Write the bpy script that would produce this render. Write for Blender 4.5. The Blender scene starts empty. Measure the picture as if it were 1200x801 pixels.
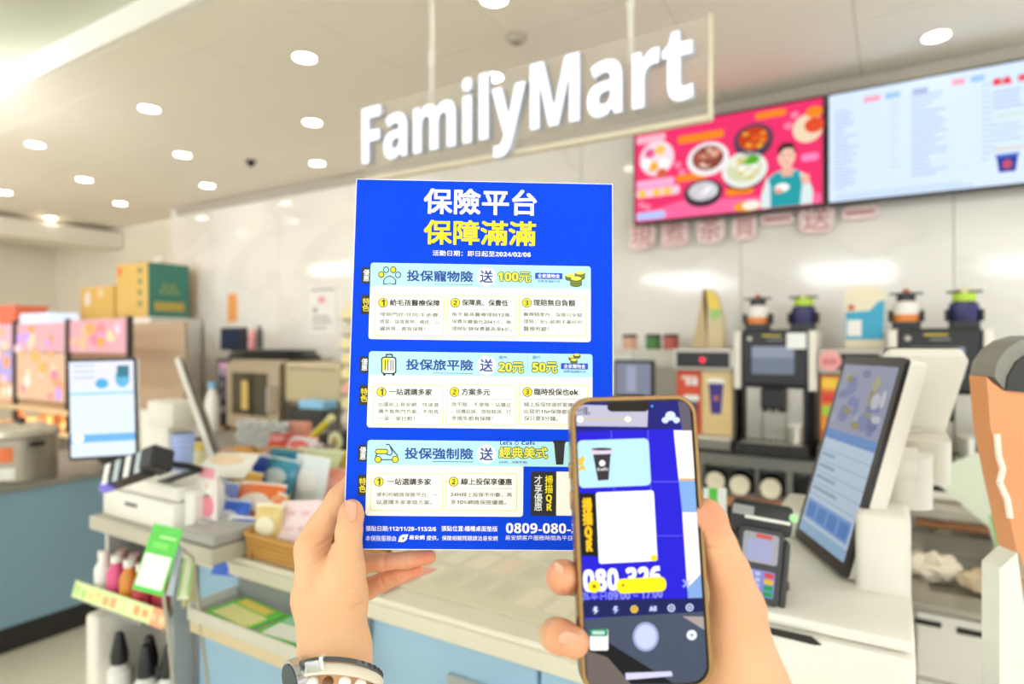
import bpy, bmesh, math, random
import numpy as np
from mathutils import Vector, Matrix
random.seed(7)
S = bpy.context.scene
COL = S.collection
# ---------------------------------------------------------------- camera
FPX = 735.0                       # focal length in pixels of the 1200 px frame
YAW = math.atan(448/735)
CY, SY = math.cos(YAW), math.sin(YAW)
EYE = Vector((0, 0, 1.45))
cd = bpy.data.cameras.new('camera'); cam = bpy.data.objects.new('camera', cd); COL.objects.link(cam)
cam.location = EYE; cam.rotation_euler = (math.pi/2, 0, YAW)
cd.sensor_width = 36; cd.lens = 36*FPX/1200; cd.clip_start = 0.02
cd.dof.use_dof = True; cd.dof.focus_distance = 0.505; cd.dof.aperture_fstop = 4.0
S.camera = cam
# ---------------------------------------------------------------- light
S.view_settings.view_transform = 'Standard'; S.view_settings.look = 'None'
S.view_settings.gamma = 1; S.view_settings.use_curve_mapping = False
S.view_settings.exposure = 0.25
w = bpy.data.worlds.new('daylight'); S.world = w; w.use_nodes = True
w.node_tree.nodes['Background'].inputs[0].default_value = (0.97, 0.99, 1.0, 1)
w.node_tree.nodes['Background'].inputs[1].default_value = 1.25
def area(name, loc, sx, sy, power, rot=(0, 0, 0), col=(1, .97, .92)):
    l = bpy.data.lights.new(name, 'AREA'); l.shape = 'RECTANGLE'; l.size = sx; l.size_y = sy
    l.energy = power; l.color = col
    o = bpy.data.objects.new(name, l); COL.objects.link(o); o.location = loc; o.rotation_euler = rot
    return o
# ---------------------------------------------------------------- helpers
def ray(px, py):
    t = (px-600)/FPX; u = (400.5-py)/FPX
    return Vector((CY*t-SY, SY*t+CY, u))
def P(px, py, d): return EYE + ray(px, py)*d
def PY(px, py, Y): r = ray(px, py); return EYE + r*(Y/r.y)
def PX(px, py, X): r = ray(px, py); return EYE + r*(X/r.x)
def PZ(px, py, z): r = ray(px, py); return EYE + r*((z-EYE.z)/r.z)
def lin(c):
    c = c/255
    return c/12.92 if c <= .04045 else ((c+.055)/1.055)**2.4
def rgb(h):
    h = h.lstrip('#'); return tuple(lin(int(h[i:i+2], 16)) for i in (0, 2, 4)) + (1,)
MATS = {}
def mat(h, rough=.5, metal=0., var=.06, scale=30., emit=0., bump=0., spec=.5, alpha=1., sss=0.):
    """procedural surface: colour with a little noise, optional bump / emission"""
    key = (h, rough, metal, var, scale, emit, bump, spec, alpha, sss)
    if key in MATS: return MATS[key]
    m = bpy.data.materials.new('m_'+h.strip('#')); m.use_nodes = True
    nt = m.node_tree; b = nt.nodes['Principled BSDF']
    b.inputs['Roughness'].default_value = rough; b.inputs['Metallic'].default_value = metal
    b.inputs['Specular IOR Level'].default_value = spec
    c = rgb(h)
    if emit > 0:
        b.inputs['Base Color'].default_value = (c[0]*.15, c[1]*.15, c[2]*.15, 1)
        b.inputs['Emission Color'].default_value = c; b.inputs['Emission Strength'].default_value = emit
        b.inputs['Roughness'].default_value = .25; b.inputs['Specular IOR Level'].default_value = .2
    elif var > 0:
        tc = nt.nodes.new('ShaderNodeTexCoord'); n = nt.nodes.new('ShaderNodeTexNoise')
        n.inputs['Scale'].default_value = scale; n.inputs['Detail'].default_value = 3
        r = nt.nodes.new('ShaderNodeMix'); r.data_type = 'RGBA'
        r.inputs[6].default_value = tuple(x*(1-var) for x in c[:3])+(1,)
        r.inputs[7].default_value = tuple(min(1, x*(1+var)) for x in c[:3])+(1,)
        nt.links.new(tc.outputs['Object'], n.inputs['Vector']); nt.links.new(n.outputs['Fac'], r.inputs[0])
        nt.links.new(r.outputs[2], b.inputs['Base Color'])
        if bump > 0:
            bp = nt.nodes.new('ShaderNodeBump'); bp.inputs['Strength'].default_value = bump
            bp.inputs['Distance'].default_value = .002
            nt.links.new(n.outputs['Fac'], bp.inputs['Height']); nt.links.new(bp.outputs[0], b.inputs['Normal'])
    else:
        b.inputs['Base Color'].default_value = c
    b.inputs['Alpha'].default_value = alpha
    if sss > 0:
        b.inputs['Subsurface Weight'].default_value = sss; b.inputs['Subsurface Scale'].default_value = .006
        b.inputs['Subsurface Radius'].default_value = (1, .35, .2)
    MATS[key] = m
    return m
def link(name, me, m=None, parent=None, smooth=False, label=None):
    o = bpy.data.objects.new(name, me); COL.objects.link(o)
    if m is not None:
        me.materials.clear(); me.materials.append(m)
    if parent is not None: o.parent = parent
    if smooth: me.polygons.foreach_set('use_smooth', [True]*len(me.polygons))
    if label: o['label'] = label
    return o
def tag(o, label=None, cat=None, group=None, kind=None):
    if label: o['label'] = label
    if cat: o['category'] = cat
    if group: o['group'] = group
    if kind: o['kind'] = kind
    return o
def thing(name, label, cat, loc=(0, 0, 0), rz=0, group=None, M=None):
    o = bpy.data.objects.new(name, None); COL.objects.link(o); o.empty_display_size = .05
    if M is not None: o.matrix_world = M
    else: o.location = loc; o.rotation_euler = (0, 0, rz)
    return tag(o, label, cat, group)
class B:
    """collects shapes in one bmesh"""
    def __init__(s): s.bm = bmesh.new()
    def box(s, x0, x1, y0, y1, z0, z1, bev=0, seg=1, M=None):
        t = bmesh.new(); bmesh.ops.create_cube(t, size=1)
        for v in t.verts:
            v.co = Vector((x0+(v.co.x+.5)*(x1-x0), y0+(v.co.y+.5)*(y1-y0), z0+(v.co.z+.5)*(z1-z0)))
        if bev > 0:
            bev = min(bev, .48*min(abs(x1-x0), abs(y1-y0), abs(z1-z0)))
            bmesh.ops.bevel(t, geom=t.edges[:], offset=bev, segments=seg, affect='EDGES', profile=.5)
        return s._add(t, M)
    def _add(s, t, M=None):
        if M is not None: bmesh.ops.transform(t, matrix=M, verts=t.verts)
        bmesh.ops.recalc_face_normals(t, faces=t.faces)
        me = bpy.data.meshes.new('t'); t.to_mesh(me); t.free(); s.bm.from_mesh(me); bpy.data.meshes.remove(me)
        return s
    def cyl(s, p0, p1, r0, r1=None, seg=20, M=None):
        p0 = Vector(p0); p1 = Vector(p1); r1 = r0 if r1 is None else r1
        t = bmesh.new(); d = p1-p0
        bmesh.ops.create_cone(t, cap_ends=True, segments=seg, radius1=r0, radius2=max(r1, 1e-5), depth=d.length)
        q = Vector((0, 0, 1)).rotation_difference(d.normalized())
        bmesh.ops.transform(t, matrix=Matrix.Translation((p0+p1)/2) @ q.to_matrix().to_4x4(), verts=t.verts)
        return s._add(t, M)
    def lathe(s, prof, c=(0, 0, 0), seg=24, M=None):
        t = bmesh.new(); rings = []
        for r, z in prof:
            rings.append([t.verts.new((c[0]+r*math.cos(a*2*math.pi/seg), c[1]+r*math.sin(a*2*math.pi/seg), c[2]+z)) for a in range(seg)])
        for a, b in zip(rings, rings[1:]):
            for i in range(seg):
                t.faces.new((a[i], a[(i+1) % seg], b[(i+1) % seg], b[i]))
        t.faces.new(rings[0]); t.faces.new(rings[-1])
        return s._add(t, M)
    def prism(s, poly, h0, h1, M=None):
        """poly in the xy plane, extruded from h0 to h1 along z"""
        t = bmesh.new()
        a = [t.verts.new((x, y, h0)) for x, y in poly]; b = [t.verts.new((x, y, h1)) for x, y in poly]
        t.faces.new(a); t.faces.new(b); n = len(poly)
        for i in range(n): t.faces.new((a[i], a[(i+1) % n], b[(i+1) % n], b[i]))
        return s._add(t, M)
    def tube(s, pts, r, seg=8, M=None):
        t = bmesh.new(); pts = [Vector(p) for p in pts]; rings = []
        for i, p in enumerate(pts):
            d = (pts[min(i+1, len(pts)-1)]-pts[max(i-1, 0)]).normalized()
            a = d.orthogonal().normalized(); b = d.cross(a)
            if rings:
                a = (pa-d*pa.dot(d)).normalized(); b = d.cross(a)
            pa = a
            rr = r[i] if isinstance(r, (list, tuple)) else r
            rings.append([t.verts.new(p+a*rr*math.cos(k*2*math.pi/seg)+b*rr*math.sin(k*2*math.pi/seg)) for k in range(seg)])
        for a, b in zip(rings, rings[1:]):
            for i in range(seg): t.faces.new((a[i], a[(i+1) % seg], b[(i+1) % seg], b[i]))
        t.faces.new(rings[0]); t.faces.new(rings[-1])
        return s._add(t, M)
    def ball(s, c, r, sub=2, sc=(1, 1, 1), M=None):
        t = bmesh.new(); bmesh.ops.create_icosphere(t, subdivisions=sub, radius=r)
        for v in t.verts: v.co = Vector((c[0]+v.co.x*sc[0], c[1]+v.co.y*sc[1], c[2]+v.co.z*sc[2]))
        return s._add(t, M)
    def mesh(s):
        me = bpy.data.meshes.new('mesh'); s.bm.to_mesh(me); s.bm.free(); return me
    def obj(s, name, m, parent=None, smooth=False, label=None):
        o = link(name, s.mesh(), m, parent, False, label)
        if smooth: shade(o)
        return o
def shade(o, ang=.6):
    me = o.data
    me.polygons.foreach_set('use_smooth', [True]*len(me.polygons))
    try: me.set_sharp_from_angle(angle=ang)
    except Exception: pass
def rrect(x0, y0, x1, y1, r, n=5):
    r = min(r, abs(x1-x0)/2, abs(y1-y0)/2); out = []
    for cx, cy, a0 in ((x1-r, y1-r, 0), (x0+r, y1-r, 90), (x0+r, y0+r, 180), (x1-r, y0+r, 270)):
        for k in range(n+1):
            a = math.radians(a0+90*k/n); out.append((cx+r*math.cos(a), cy+r*math.sin(a)))
    return out
def ell(cx, cy, rx, ry=None, n=24, a0=0):
    ry = rx if ry is None else ry
    return [(cx+rx*math.cos(2*math.pi*k/n+a0), cy+ry*math.sin(2*math.pi*k/n+a0)) for k in range(n)]
TCACHE = {}
def text_mesh(s, bold=0., vert=False, res=2, shear=0.):
    """flat mesh of the lettering, unit em size; bold = stroke grown by slightly shifted copies"""
    s = ''.join(chr(0x1D7EC+ord(c)-48) if '0' <= c <= '9' else chr(0x1D5D4+ord(c)-65) if 'A' <= c <= 'Z' else chr(0x1D5EE+ord(c)-97) if 'a' <= c <= 'z' else c for c in s)
    k = (s, 0, vert, res, shear)
    if k not in TCACHE:
        c = bpy.data.curves.new('t', 'FONT'); c.body = '\n'.join(s) if vert else s; c.size = 1
        c.align_x = 'CENTER'; c.resolution_u = res; c.fill_mode = 'BOTH'; c.shear = shear
        if vert: c.space_line = .95
        o = bpy.data.objects.new('t', c); COL.objects.link(o)
        bpy.context.view_layer.update()
        me = bpy.data.meshes.new_from_object(o.evaluated_get(bpy.context.evaluated_depsgraph_get()))
        bpy.data.objects.remove(o); bpy.data.curves.remove(c)
        n = len(me.vertices); co = np.empty(n*3); me.vertices.foreach_get('co', co)
        TCACHE[k] = (co.reshape(-1, 3), [tuple(p.vertices) for p in me.polygons]); bpy.data.meshes.remove(me)
    co, fc = TCACHE[k]
    if bold <= 0.004: return co, fc
    n = 4 if bold < .04 else 10
    cs, fs = [], []
    for i in range(n):
        a = 2*math.pi*(i+.5)/n; q = co.copy(); q[:, 0] += bold*1.15*math.cos(a); q[:, 1] += bold*1.15*math.sin(a); q[:, 2] = i
        off = i*len(co); cs.append(q); fs += [tuple(x+off for x in f) for f in fc]
    return np.concatenate(cs), fs
class Panel:
    """flat print on the surface M (columns: right, up, outward) of the thing or part 'parent'"""
    def __init__(s, parent, M, eps=.0002, f=None): s.p = parent; s.M = M; s.e = eps; s.f = f
    def poly(s, pts, m, layer=1, name='print', th=None, label=None):
        if s.f: pts = [s.f(*q) for q in pts]
        z = layer*s.e
        return B().prism(pts, z-(th or s.e*.8), z, M=s.M).obj(name, m, s.p, label=label)
    def polys(s, lst, m, layer=1, name='print', label=None):
        b = B()
        for pts in lst:
            if s.f: pts = [s.f(*q) for q in pts]
            b.prism(pts, layer*s.e-s.e*.8, layer*s.e, M=s.M)
        return b.obj(name, m, s.p, label=label)
    def rect(s, x0, y0, x1, y1, m, layer=1, r=0, name='print', label=None):
        if s.f:
            a = s.f(x0, y0); b = s.f(x1, y1); x0, y0 = a; x1, y1 = b
            r = r*s.k
        x0, x1 = sorted((x0, x1)); y0, y1 = sorted((y0, y1))
        pts = rrect(x0, y0, x1, y1, r) if r > 0 else [(x0, y0), (x1, y0), (x1, y1), (x0, y1)]
        z = layer*s.e
        return B().prism(pts, z-s.e*.8, z, M=s.M).obj(name, m, s.p, label=label)
    def text(s, t, x0, y0, x1, y1, m, layer=2, bold=0., vert=False, name='lettering', keep=True, res=2, th=0, label=None, shear=0., base=None):
        """lettering fitted to the box x0..x1, y0..y1; 'base' gives the bold whose extent is fitted (for outlines)"""
        co, fc = text_mesh(t, bold, vert, res, shear)
        if not len(co): return None
        if s.f: x0, y0 = s.f(x0, y0); x1, y1 = s.f(x1, y1)
        x0, x1 = sorted((x0, x1)); y0, y1 = sorted((y0, y1))
        rc = text_mesh(t, base, vert, res, shear)[0] if base is not None else co
        lo = rc.min(0); hi = rc.max(0); W = hi[0]-lo[0]; Hh = hi[1]-lo[1]
        sx = (x1-x0)/W; sy = (y1-y0)/max(Hh, .02)
        if keep: sx = sy = min(sx, sy*1.15) if not vert else sy
        q = np.zeros_like(co)
        q[:, 0] = (co[:, 0]-(lo[0]+hi[0])/2)*sx+(x0+x1)/2
        q[:, 1] = (co[:, 1]-(lo[1]+hi[1])/2)*sy+(y0+y1)/2
        q[:, 2] = layer*s.e+co[:, 2]*s.e*.05
        verts = [s.M @ Vector(v) for v in q]
        me = bpy.data.meshes.new('lettering')
        me.from_pydata([tuple(v) for v in verts], [], fc); me.update()
        if th:
            o = link(name, me, m, s.p, label=label); md = o.modifiers.new('depth', 'SOLIDIFY'); md.thickness = th; md.offset = 0
            return o
        return link(name, me, m, s.p, label=label)
def frame(o, u, v):
    u = Vector(u).normalized(); v = Vector(v); v = (v-u*v.dot(u)).normalized(); n = u.cross(v)
    M = Matrix((u, v, n)).transposed().to_4x4(); M.translation = Vector(o); return M
I4 = Matrix.Identity(4)
FRONT = Matrix(((1, 0, 0, 0), (0, 0, -1, 0), (0, 1, 0, 0), (0, 0, 0, 1)))   # panel facing -Y
def front(x, y, z): return Matrix.Translation((x, y, z)) @ FRONT
# ================================================================ setting
def struct(o): o['kind'] = 'structure'; return o
def marble():
    m = bpy.data.materials.new('marble'); m.use_nodes = True; nt = m.node_tree; b_ = nt.nodes['Principled BSDF']
    tc = nt.nodes.new('ShaderNodeTexCoord'); mp = nt.nodes.new('ShaderNodeMapping'); mp.inputs['Rotation'].default_value = (0, .6, 0); mp.inputs['Scale'].default_value = (.8, .8, 1.6)
    n = nt.nodes.new('ShaderNodeTexNoise'); n.inputs['Scale'].default_value = .9; n.inputs['Detail'].default_value = 7; n.inputs['Distortion'].default_value = .7
    r = nt.nodes.new('ShaderNodeValToRGB'); e = r.color_ramp.elements
    e[0].position = .30; e[0].color = rgb('#eeebe4'); e[1].position = .72; e[1].color = rgb('#efece6')
    k = e.new(.5); k.color = rgb('#e4e1d9'); k = e.new(.46); k.color = rgb('#ebe8e1'); k = e.new(.54); k.color = rgb('#eae6df')
    nt.links.new(tc.outputs['Object'], mp.inputs[0]); nt.links.new(mp.outputs[0], n.inputs['Vector']); nt.links.new(n.outputs['Fac'], r.inputs[0]); nt.links.new(r.outputs[0], b_.inputs['Base Color'])
    b_.inputs['Roughness'].default_value = .09
    return m
ZC = 2.78; YW = 3.6
MARB = marble(); CEIL = mat('#f6f0e3', .75, var=.02, scale=3); GROUT = mat('#a89e8a', .8, var=.05)
def pieces(parent, me, m, locs, name):
    me.materials.append(m)
    for l in locs:
        o = bpy.data.objects.new(name, me); COL.objects.link(o); o.location = l; o.parent = parent
fl = struct(B().box(-9.4, 3, -5, 4, -.1, -.004).obj('floor', mat('#e6e0cc', .4, var=.03, scale=3)))
pieces(fl, B().box(0, .597, 0, .597, -.01, 0, .002).mesh(), mat('#ece5ce', .25, var=.05, scale=2), [(-7.2+.6*i, .0+.6*j, 0) for i in range(12) for j in range(6)], 'floor_tile')
wb = struct(B().box(-6.1, 3, YW+.012, YW+.15, 0, ZC).obj('wall_back', GROUT))
pieces(wb, B().box(0, .957, 0, .012, 0, 1.387, .0015).mesh(), MARB, [(-.72+.96*i, YW, 1.39*j+.001) for i in range(-5, 4) for j in (0, 1)], 'wall_tile')
B().box(-6.1, -.72-.96*5-.003, YW, YW+.012, 0, ZC).obj('wall_tile', MARB, wb)
WBG = mat('#f0e8d8', .8, var=.03, scale=4)
struct(B().box(-9.5, -6.1, 3.9, 4.0, 0, ZC).obj('wall_side', WBG)); struct(B().box(-9.5, -9.38, -2, 3.9, 0, ZC).obj('wall_left', WBG))
struct(B().box(-6.2, -6.1, YW, 3.9, 0, ZC).obj('wall_return', MARB))
cl = struct(B().box(-9.4, 3, 1.48, 3.9, ZC+.006, ZC+.05).obj('ceiling', GROUT))
locs = []
me1 = B().box(0, .637, 0, .637, 0, .012, .0015).mesh()
pieces(cl, me1, CEIL, [(-.14+.64*i+.0015, 1.70+.645*j, ZC) for i in range(-14, 5) for j in range(3)], 'ceiling_tile')
me2 = B().box(0, .637, 0, .215, 0, .012, .0015).mesh(); pieces(cl, me2, CEIL, [(-.14+.64*i+.0015, 1.481, ZC) for i in range(-14, 5)], 'ceiling_tile')
me3 = B().box(0, .637, 0, .26, 0, .012, .0015).mesh(); pieces(cl, me3, CEIL, [(-.14+.64*i+.0015, 3.636, ZC) for i in range(-14, -9)], 'ceiling_tile')
struct(B().box(-9.4, 3, -5, 1.48, 2.9, 2.95).obj('ceiling_upper', mat('#cfd3c2', .8, var=.02, scale=2)))
struct(B().box(-9.4, 3, 1.44, 1.479, ZC, 2.9, .004).obj('trim_1', mat('#f3f2ea', .5, var=.01)))
struct(B().box(-6.1, 3, YW-.02, YW-.001, ZC-.075, ZC-.002, .003).obj('trim_2', mat('#b5aea0', .6, var=.03)))
struct(B().box(-8.1, -7.7, .2, 3.899, 2.53, 2.72, .01).obj('trim_3', mat('#ece6d8', .6, var=.02)))
# downlights
RIM = mat('#f4efe4', .4, var=0); LIT = mat('#fff6e6', .2, emit=24)
dp = [(357, 67), (175, 127), (41, 169), (366, 143), (214, 181), (99, 210), (141, 238), (372, 191), (243, 217), (59, 255), (577, 90), (579, -2), (1097, 42), (5, 225)]
names = {0: 'large downlight nearest above the flyer', 12: 'downlight above the white menu screen', 10: 'downlight just above the l of the shop sign', 11: 'downlight at the top edge of the picture'}
rm = rm2 = None
for i, (x, y) in enumerate(dp):
    q = PZ(x, y, ZC)
    t = thing('downlight', ('round recessed ceiling downlight, ' + names[i]) if i in names else 'small round recessed downlight in the cream ceiling on the left', 'ceiling light', (q.x, q.y, ZC-.006), 0, 'recessed downlights')
    if i in (1, 2, 3, 4, 5, 6, 7, 8, 9, 13):
        t['label'] = {1: 'recessed downlight close below the white ceiling edge, left of centre', 2: 'recessed downlight at far left under the white ceiling edge', 3: 'recessed downlight directly below the brightest one above the flyer', 4: 'recessed downlight left of the black ceiling camera', 5: 'recessed downlight in the left middle of the ceiling', 6: 'recessed downlight near the back left corner of the ceiling', 7: 'recessed downlight right of the black ceiling camera', 8: 'recessed downlight by the top corner of the marble wall', 9: 'recessed downlight farthest back beside the beam', 13: 'recessed downlight at the left picture edge'}[i]
    if rm is None:
        rm = B().lathe([(.049, .003), (.058, .0), (.058, .005), (.049, .0055)], seg=28).mesh(); rm2 = B().cyl((0, 0, .001), (0, 0, .005), .0495, seg=28).mesh()
        link('rim', rm, RIM, t); link('lamp_face', rm2, LIT, t)
    else:
        for n_, m_ in (('rim', rm), ('lamp_face', rm2)):
            o = bpy.data.objects.new(n_, m_); COL.objects.link(o); o.parent = t
# linear fixtures behind the viewer; last three, beside the view, added to brighten it
fx = None
for i, (x, y) in enumerate([(-.6, -4.4), (-.6, -2.9), (-3, -4.4), (-3, -2.9), (-5.5, -3.6), (1.6, -3.6), (-6., -1.2), (1.9, -1.0), (-4.4, .9), (-6.6, .9), (1.9, 1.7)]):
    t = thing('offview_linear_light', 'long white pendant light outside the view, '+['farthest row, middle', 'second row, middle', 'farthest row, left of middle', 'second row, left of middle', 'far left', 'far right', 'left, over the aisle', 'right, over the aisle', 'added at left to brighten the ceiling', 'added at far left to brighten the ceiling', 'added at right to brighten ceiling and back wall'][i], 'ceiling light', (x, y, 2.9 if y < 1.4 else ZC), 0, 'linear ceiling lights')
    if fx is None:
        fx = B().box(-.6, .6, -.03, .03, -.40, -.37, .006).cyl((-.4, 0, -.38), (-.4, 0, 0), .004).cyl((.4, 0, -.38), (.4, 0, 0), .004).mesh(); fx2 = B().box(-.59, .59, -.04, .04, -.47, -.401).box(-.58, .58, -.05, -.032, -.40, -.36).box(-.58, .58, .032, .05, -.40, -.36).mesh(); fx.materials.append(RIM); fx2.materials.append(mat('#ffffff', .3, emit=19))  # hung low and glowing upward too, shaped to brighten the ceiling
    for n_, m_ in (('housing', fx), ('tube', fx2)):
        o = bpy.data.objects.new(n_, m_); COL.objects.link(o); o.parent = t
# smoke detector and camera
q = PZ(605, 42, ZC); t = thing('smoke_detector', 'round grey smoke detector on the ceiling above the sign', 'smoke detector', (q.x, q.y, ZC))
B().lathe([(.045, -.001), (.045, -.012), (.03, -.03), (.001, -.032)]).obj('body', mat('#b9b19e', .5), t, True); B().cyl((0, 0, -.036), (0, 0, -.03), .012).obj('sensor', mat('#8c8678', .5), t)
q = PZ(294, 188, ZC); t = thing('ceiling_camera', 'small black dome camera on the cream ceiling', 'camera', (q.x, q.y, ZC))
B().cyl((0, 0, -.012), (0, 0, 0), .036).obj('base', mat('#55504a', .5), t); B().ball((0, 0, -.022), .026, 2).obj('dome', mat('#0c0c0c', .1, var=0), t, True)
# ================================================================ hanging sign
YS = 1.85
def fX(px, Y): return PY(px, 400, Y).x
def fZ(px, py, Y): return PY(px, py, Y).z
sx0, sx1 = fX(428, YS), fX(813, YS); zb = fZ(436, 191, YS); zc_ = fZ(436, 128, YS)
sg = thing('shop_sign', 'hanging sign of glowing white letters FamilyMart under the ceiling', 'sign', ((sx0+sx1)/2, YS, zb))
co, fc = text_mesh('FamilyMart', 0.03)
LET = mat('#f2f5ff', .3, emit=1.25); LETS = mat('#c9ced6', .4, var=.02)
full = text_mesh('FamilyMart', 0)[0]; lo = full.min(0); hi = full.max(0); capH = text_mesh('F', 0)[0]; ch = capH[:, 1].max()-capH[:, 1].min()
sxx = (sx1-sx0)/(hi[0]-lo[0]); szz = (zc_-zb)/ch
bx = None
adv = [0]
def adv_w(s):
    c = text_mesh(s, 0)[0]; return c[:, 0].max()-c[:, 0].min()
for i, chn in enumerate('FamilyMart'):
    right = adv_w('FamilyMart'[:i+1]); g = text_mesh(chn, 0)[0]; gw = g[:, 0].max()-g[:, 0].min(); gc = (g[:, 0].max()+g[:, 0].min())/2
    xc = lo[0]+right-gw/2
    cv = bpy.data.curves.new('t', 'FONT'); cv.body = chr(0x1D5EE+ord(chn)-97) if chn > 'Z' else chr(0x1D5D4+ord(chn)-65); cv.size = 1; cv.align_x = 'CENTER'; cv.extrude = .09; cv.offset = -.004; cv.resolution_u = 6; cv.bevel_depth = .012
    o = bpy.data.objects.new('t', cv); COL.objects.link(o); bpy.context.view_layer.update()
    me = bpy.data.meshes.new_from_object(o.evaluated_get(bpy.context.evaluated_depsgraph_get())); bpy.data.objects.remove(o)
    me.transform(Matrix.Translation((-gc, 0, 0))); me.transform(Matrix.Diagonal((sxx, szz, .18, 1)))
    me.transform(FRONT); me.transform(Matrix.Translation(((xc-(lo[0]+hi[0])/2)*sxx, 0, 0)))
    me.materials.clear(); me.materials.append(LET); me.materials.append(LETS)
    for p in me.polygons: p.material_index = 0 if p.normal.y < -.6 else 1
    oo = bpy.data.objects.new('letter', me); COL.objects.link(oo); oo.parent = sg
hwid = (sx1-sx0)/2; hgt = zc_-zb
# clear acrylic carrier behind the letters, its frame and two ceiling rods
B().box(-hwid-.02, hwid+.035, .03, .036, -.045, hgt+.03, .002).obj('acrylic_panel', mat('#efe9da', .1, var=0, alpha=.12), sg)
B().box(-hwid-.03, hwid+.04, .022, .05, -.062, -.045, .002).obj('lower_rail', mat('#e6dcc2', .4), sg)
B().box(hwid+.035, hwid+.045, .022, .05, -.06, hgt+.035, .002).obj('end_rail', mat('#e6dcc2', .4), sg)
for px in (497, 733):
    x = fX(px, YS)-(sx0+sx1)/2
    B().cyl((x, .045, hgt*.75), (x, .045, ZC-zb-.001), .0095, seg=14).obj('hanging_rod', mat('#eeeae0', .35, .2), sg, True)
    B().cyl((x, .045, .34), (x, .045, .40), .012, seg=14).obj('rod_collar', mat('#f8f6f0', .3, .3), sg, True)
# ================================================================ screens
def tv(name, label, x0, x1, z0, z1, Y):
    t = thing(name, label, 'screen', ((x0+x1)/2, Y, z0)); W_ = x1-x0; H_ = z1-z0
    B().box(-W_/2, W_/2, .002, .05, 0, H_, .006, 2).obj('housing', mat('#1b1a1c', .4), t)
    B().box(-.12, .12, .05, YW-Y-.003, .1, H_-.1).obj('wall_bracket', mat('#2a2a2a', .5), t)
    return t, W_, H_
Yt = 3.45; zt = fZ(968, 110, Yt); zo = fZ(968, 240.5, Yt)
xa, xm, xb = fX(742, Yt), fX(968, Yt), fX(968, Yt)+.995
t1, W1, H1 = tv('menu_screen', 'wall screen showing pink food advert with bowls and a man in teal', xa, xm-.003, zo, zt, Yt)
t2, W2, H2 = tv('menu_screen', 'wall screen showing pale blue price list with a blue cup', xm+.003, xb, zo, zt, Yt)
tm = frame((0, .0015, H1/2), (1, 0, 0), (0, 0, 1))
# picture coordinates of advert taken on its rectified 0..100 x 0..56 field
def E_(h, e=.95): return mat(h, .15, emit=e*.84)
A_ = Panel(t1, frame((-W1/2, .0015, 0), (1, 0, 0), (0, 0, 1)), .0004); 
def ad(u, v): return (u*W1, v*H1)
def AP(pts, m, L, n='advert_picture'): A_.poly([ad(*p) for p in pts], m, L, n)
def AE(cx, cy, rx, ry, m, L, n='advert_picture'): AP(ell(cx, cy, rx, ry, 28), m, L, n)
AP([(.012, .025), (.988, .025), (.988, .975), (.012, .975)], E_('#f0326e', .95), 1, 'picture')
AP([(.02, .03), (.98, .03), (.98, .12), (.55, .16), (.3, .2), (.02, .1)], E_('#ff6aa0', .95), 1.2)
def bowl(cx, cy, rx, ry, rim, inn, bits, dark=None):
    if dark: AE(cx, cy-ry*.22, rx*.95, ry*.95, E_(dark, .7), 2, 'bowl_picture')
    AE(cx, cy, rx, ry, E_(rim), 3, 'bowl_picture'); AE(cx, cy+.01, rx*.76, ry*.74, E_(inn, .85), 4, 'food_picture')
    rn = random.Random(int(cx*1000))
    for k in range(14):
        a = rn.uniform(0, 6.28); r = math.sqrt(rn.random())*.6
        AE(cx+rx*r*math.cos(a), cy+.01+ry*r*math.sin(a), rx*.17, ry*.13, E_(bits[k % len(bits)], .9), 4.4+k*.12, 'food_picture')
bowl(.425, .575, .112, .165, '#f6eef2', '#8a4a3a', ['#e8a890', '#c9705a', '#f4d0c4', '#a85040'])
bowl(.66, .695, .1, .15, '#4a3f58', '#c9451c', ['#e8601c', '#d03818', '#f0902c', '#f4c040'], '#3c3040')
bowl(.615, .42, .115, .17, '#e9efe8', '#dfe2b8', ['#f6f4e8', '#d8d070', '#f0c8b0', '#ffffff'], '#2c2430')
AP([(.60, .47), (.65, .56), (.7, .52), (.67, .46)], E_('#58b030', .9), 6.5, 'food_picture')
bowl(.40, .255, .105, .125, '#3b3440', '#dcd8e0', ['#f4f2f8', '#c8c4d0', '#ffffff'], '#241c28')
AE(.14, .66, .1, .18, E_('#f6dce8'), 2, 'bowl_picture')
for cx, cy, c in ((.1, .72, '#e85a9a'), (.16, .74, '#f4c860'), (.12, .58, '#f0b030'), (.18, .6, '#ffffff'), (.17, .5, '#d8603a'), (.08, .62, '#ffffff')): AE(cx, cy, .03, .05, E_(c), 3, 'food_picture')
def pill(x0, y0, x1, y1, m, L): A_.poly([(x*W1, y*H1) for x, y in rrect(x0, y0, x1, y1, .02, 4)], m, L, 'caption_picture')
pill(.02, .83, .19, .91, E_('#f8b8cc'), 2); pill(.26, .765, .51, .845, E_('#f78a1c'), 2); pill(.67, .875, .82, .94, E_('#f78a1c'), 2); pill(.25, .385, .42, .455, E_('#f78a1c'), 2); pill(.52, .185, .66, .255, E_('#f78a1c'), 2)
pill(.02, .37, .24, .45, E_('#f6b0d8'), 2); pill(.02, .27, .27, .36, E_('#fad0e4'), 2.4); pill(.02, .04, .19, .12, E_('#b8c8ff'), 2); pill(.89, .42, .97, .49, E_('#ff8ac0'), 2)
for cx in (.055, .14, .2): AE(cx, .31, .025, .04, E_('#f8c850'), 3)
for cx, cy in ((.26, .56), (.285, .48), (.05, .2), (.085, .17), (.86, .86), (.83, .77)): AE(cx, cy, .02, .032, E_('#ff88a8'), 2)
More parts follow.
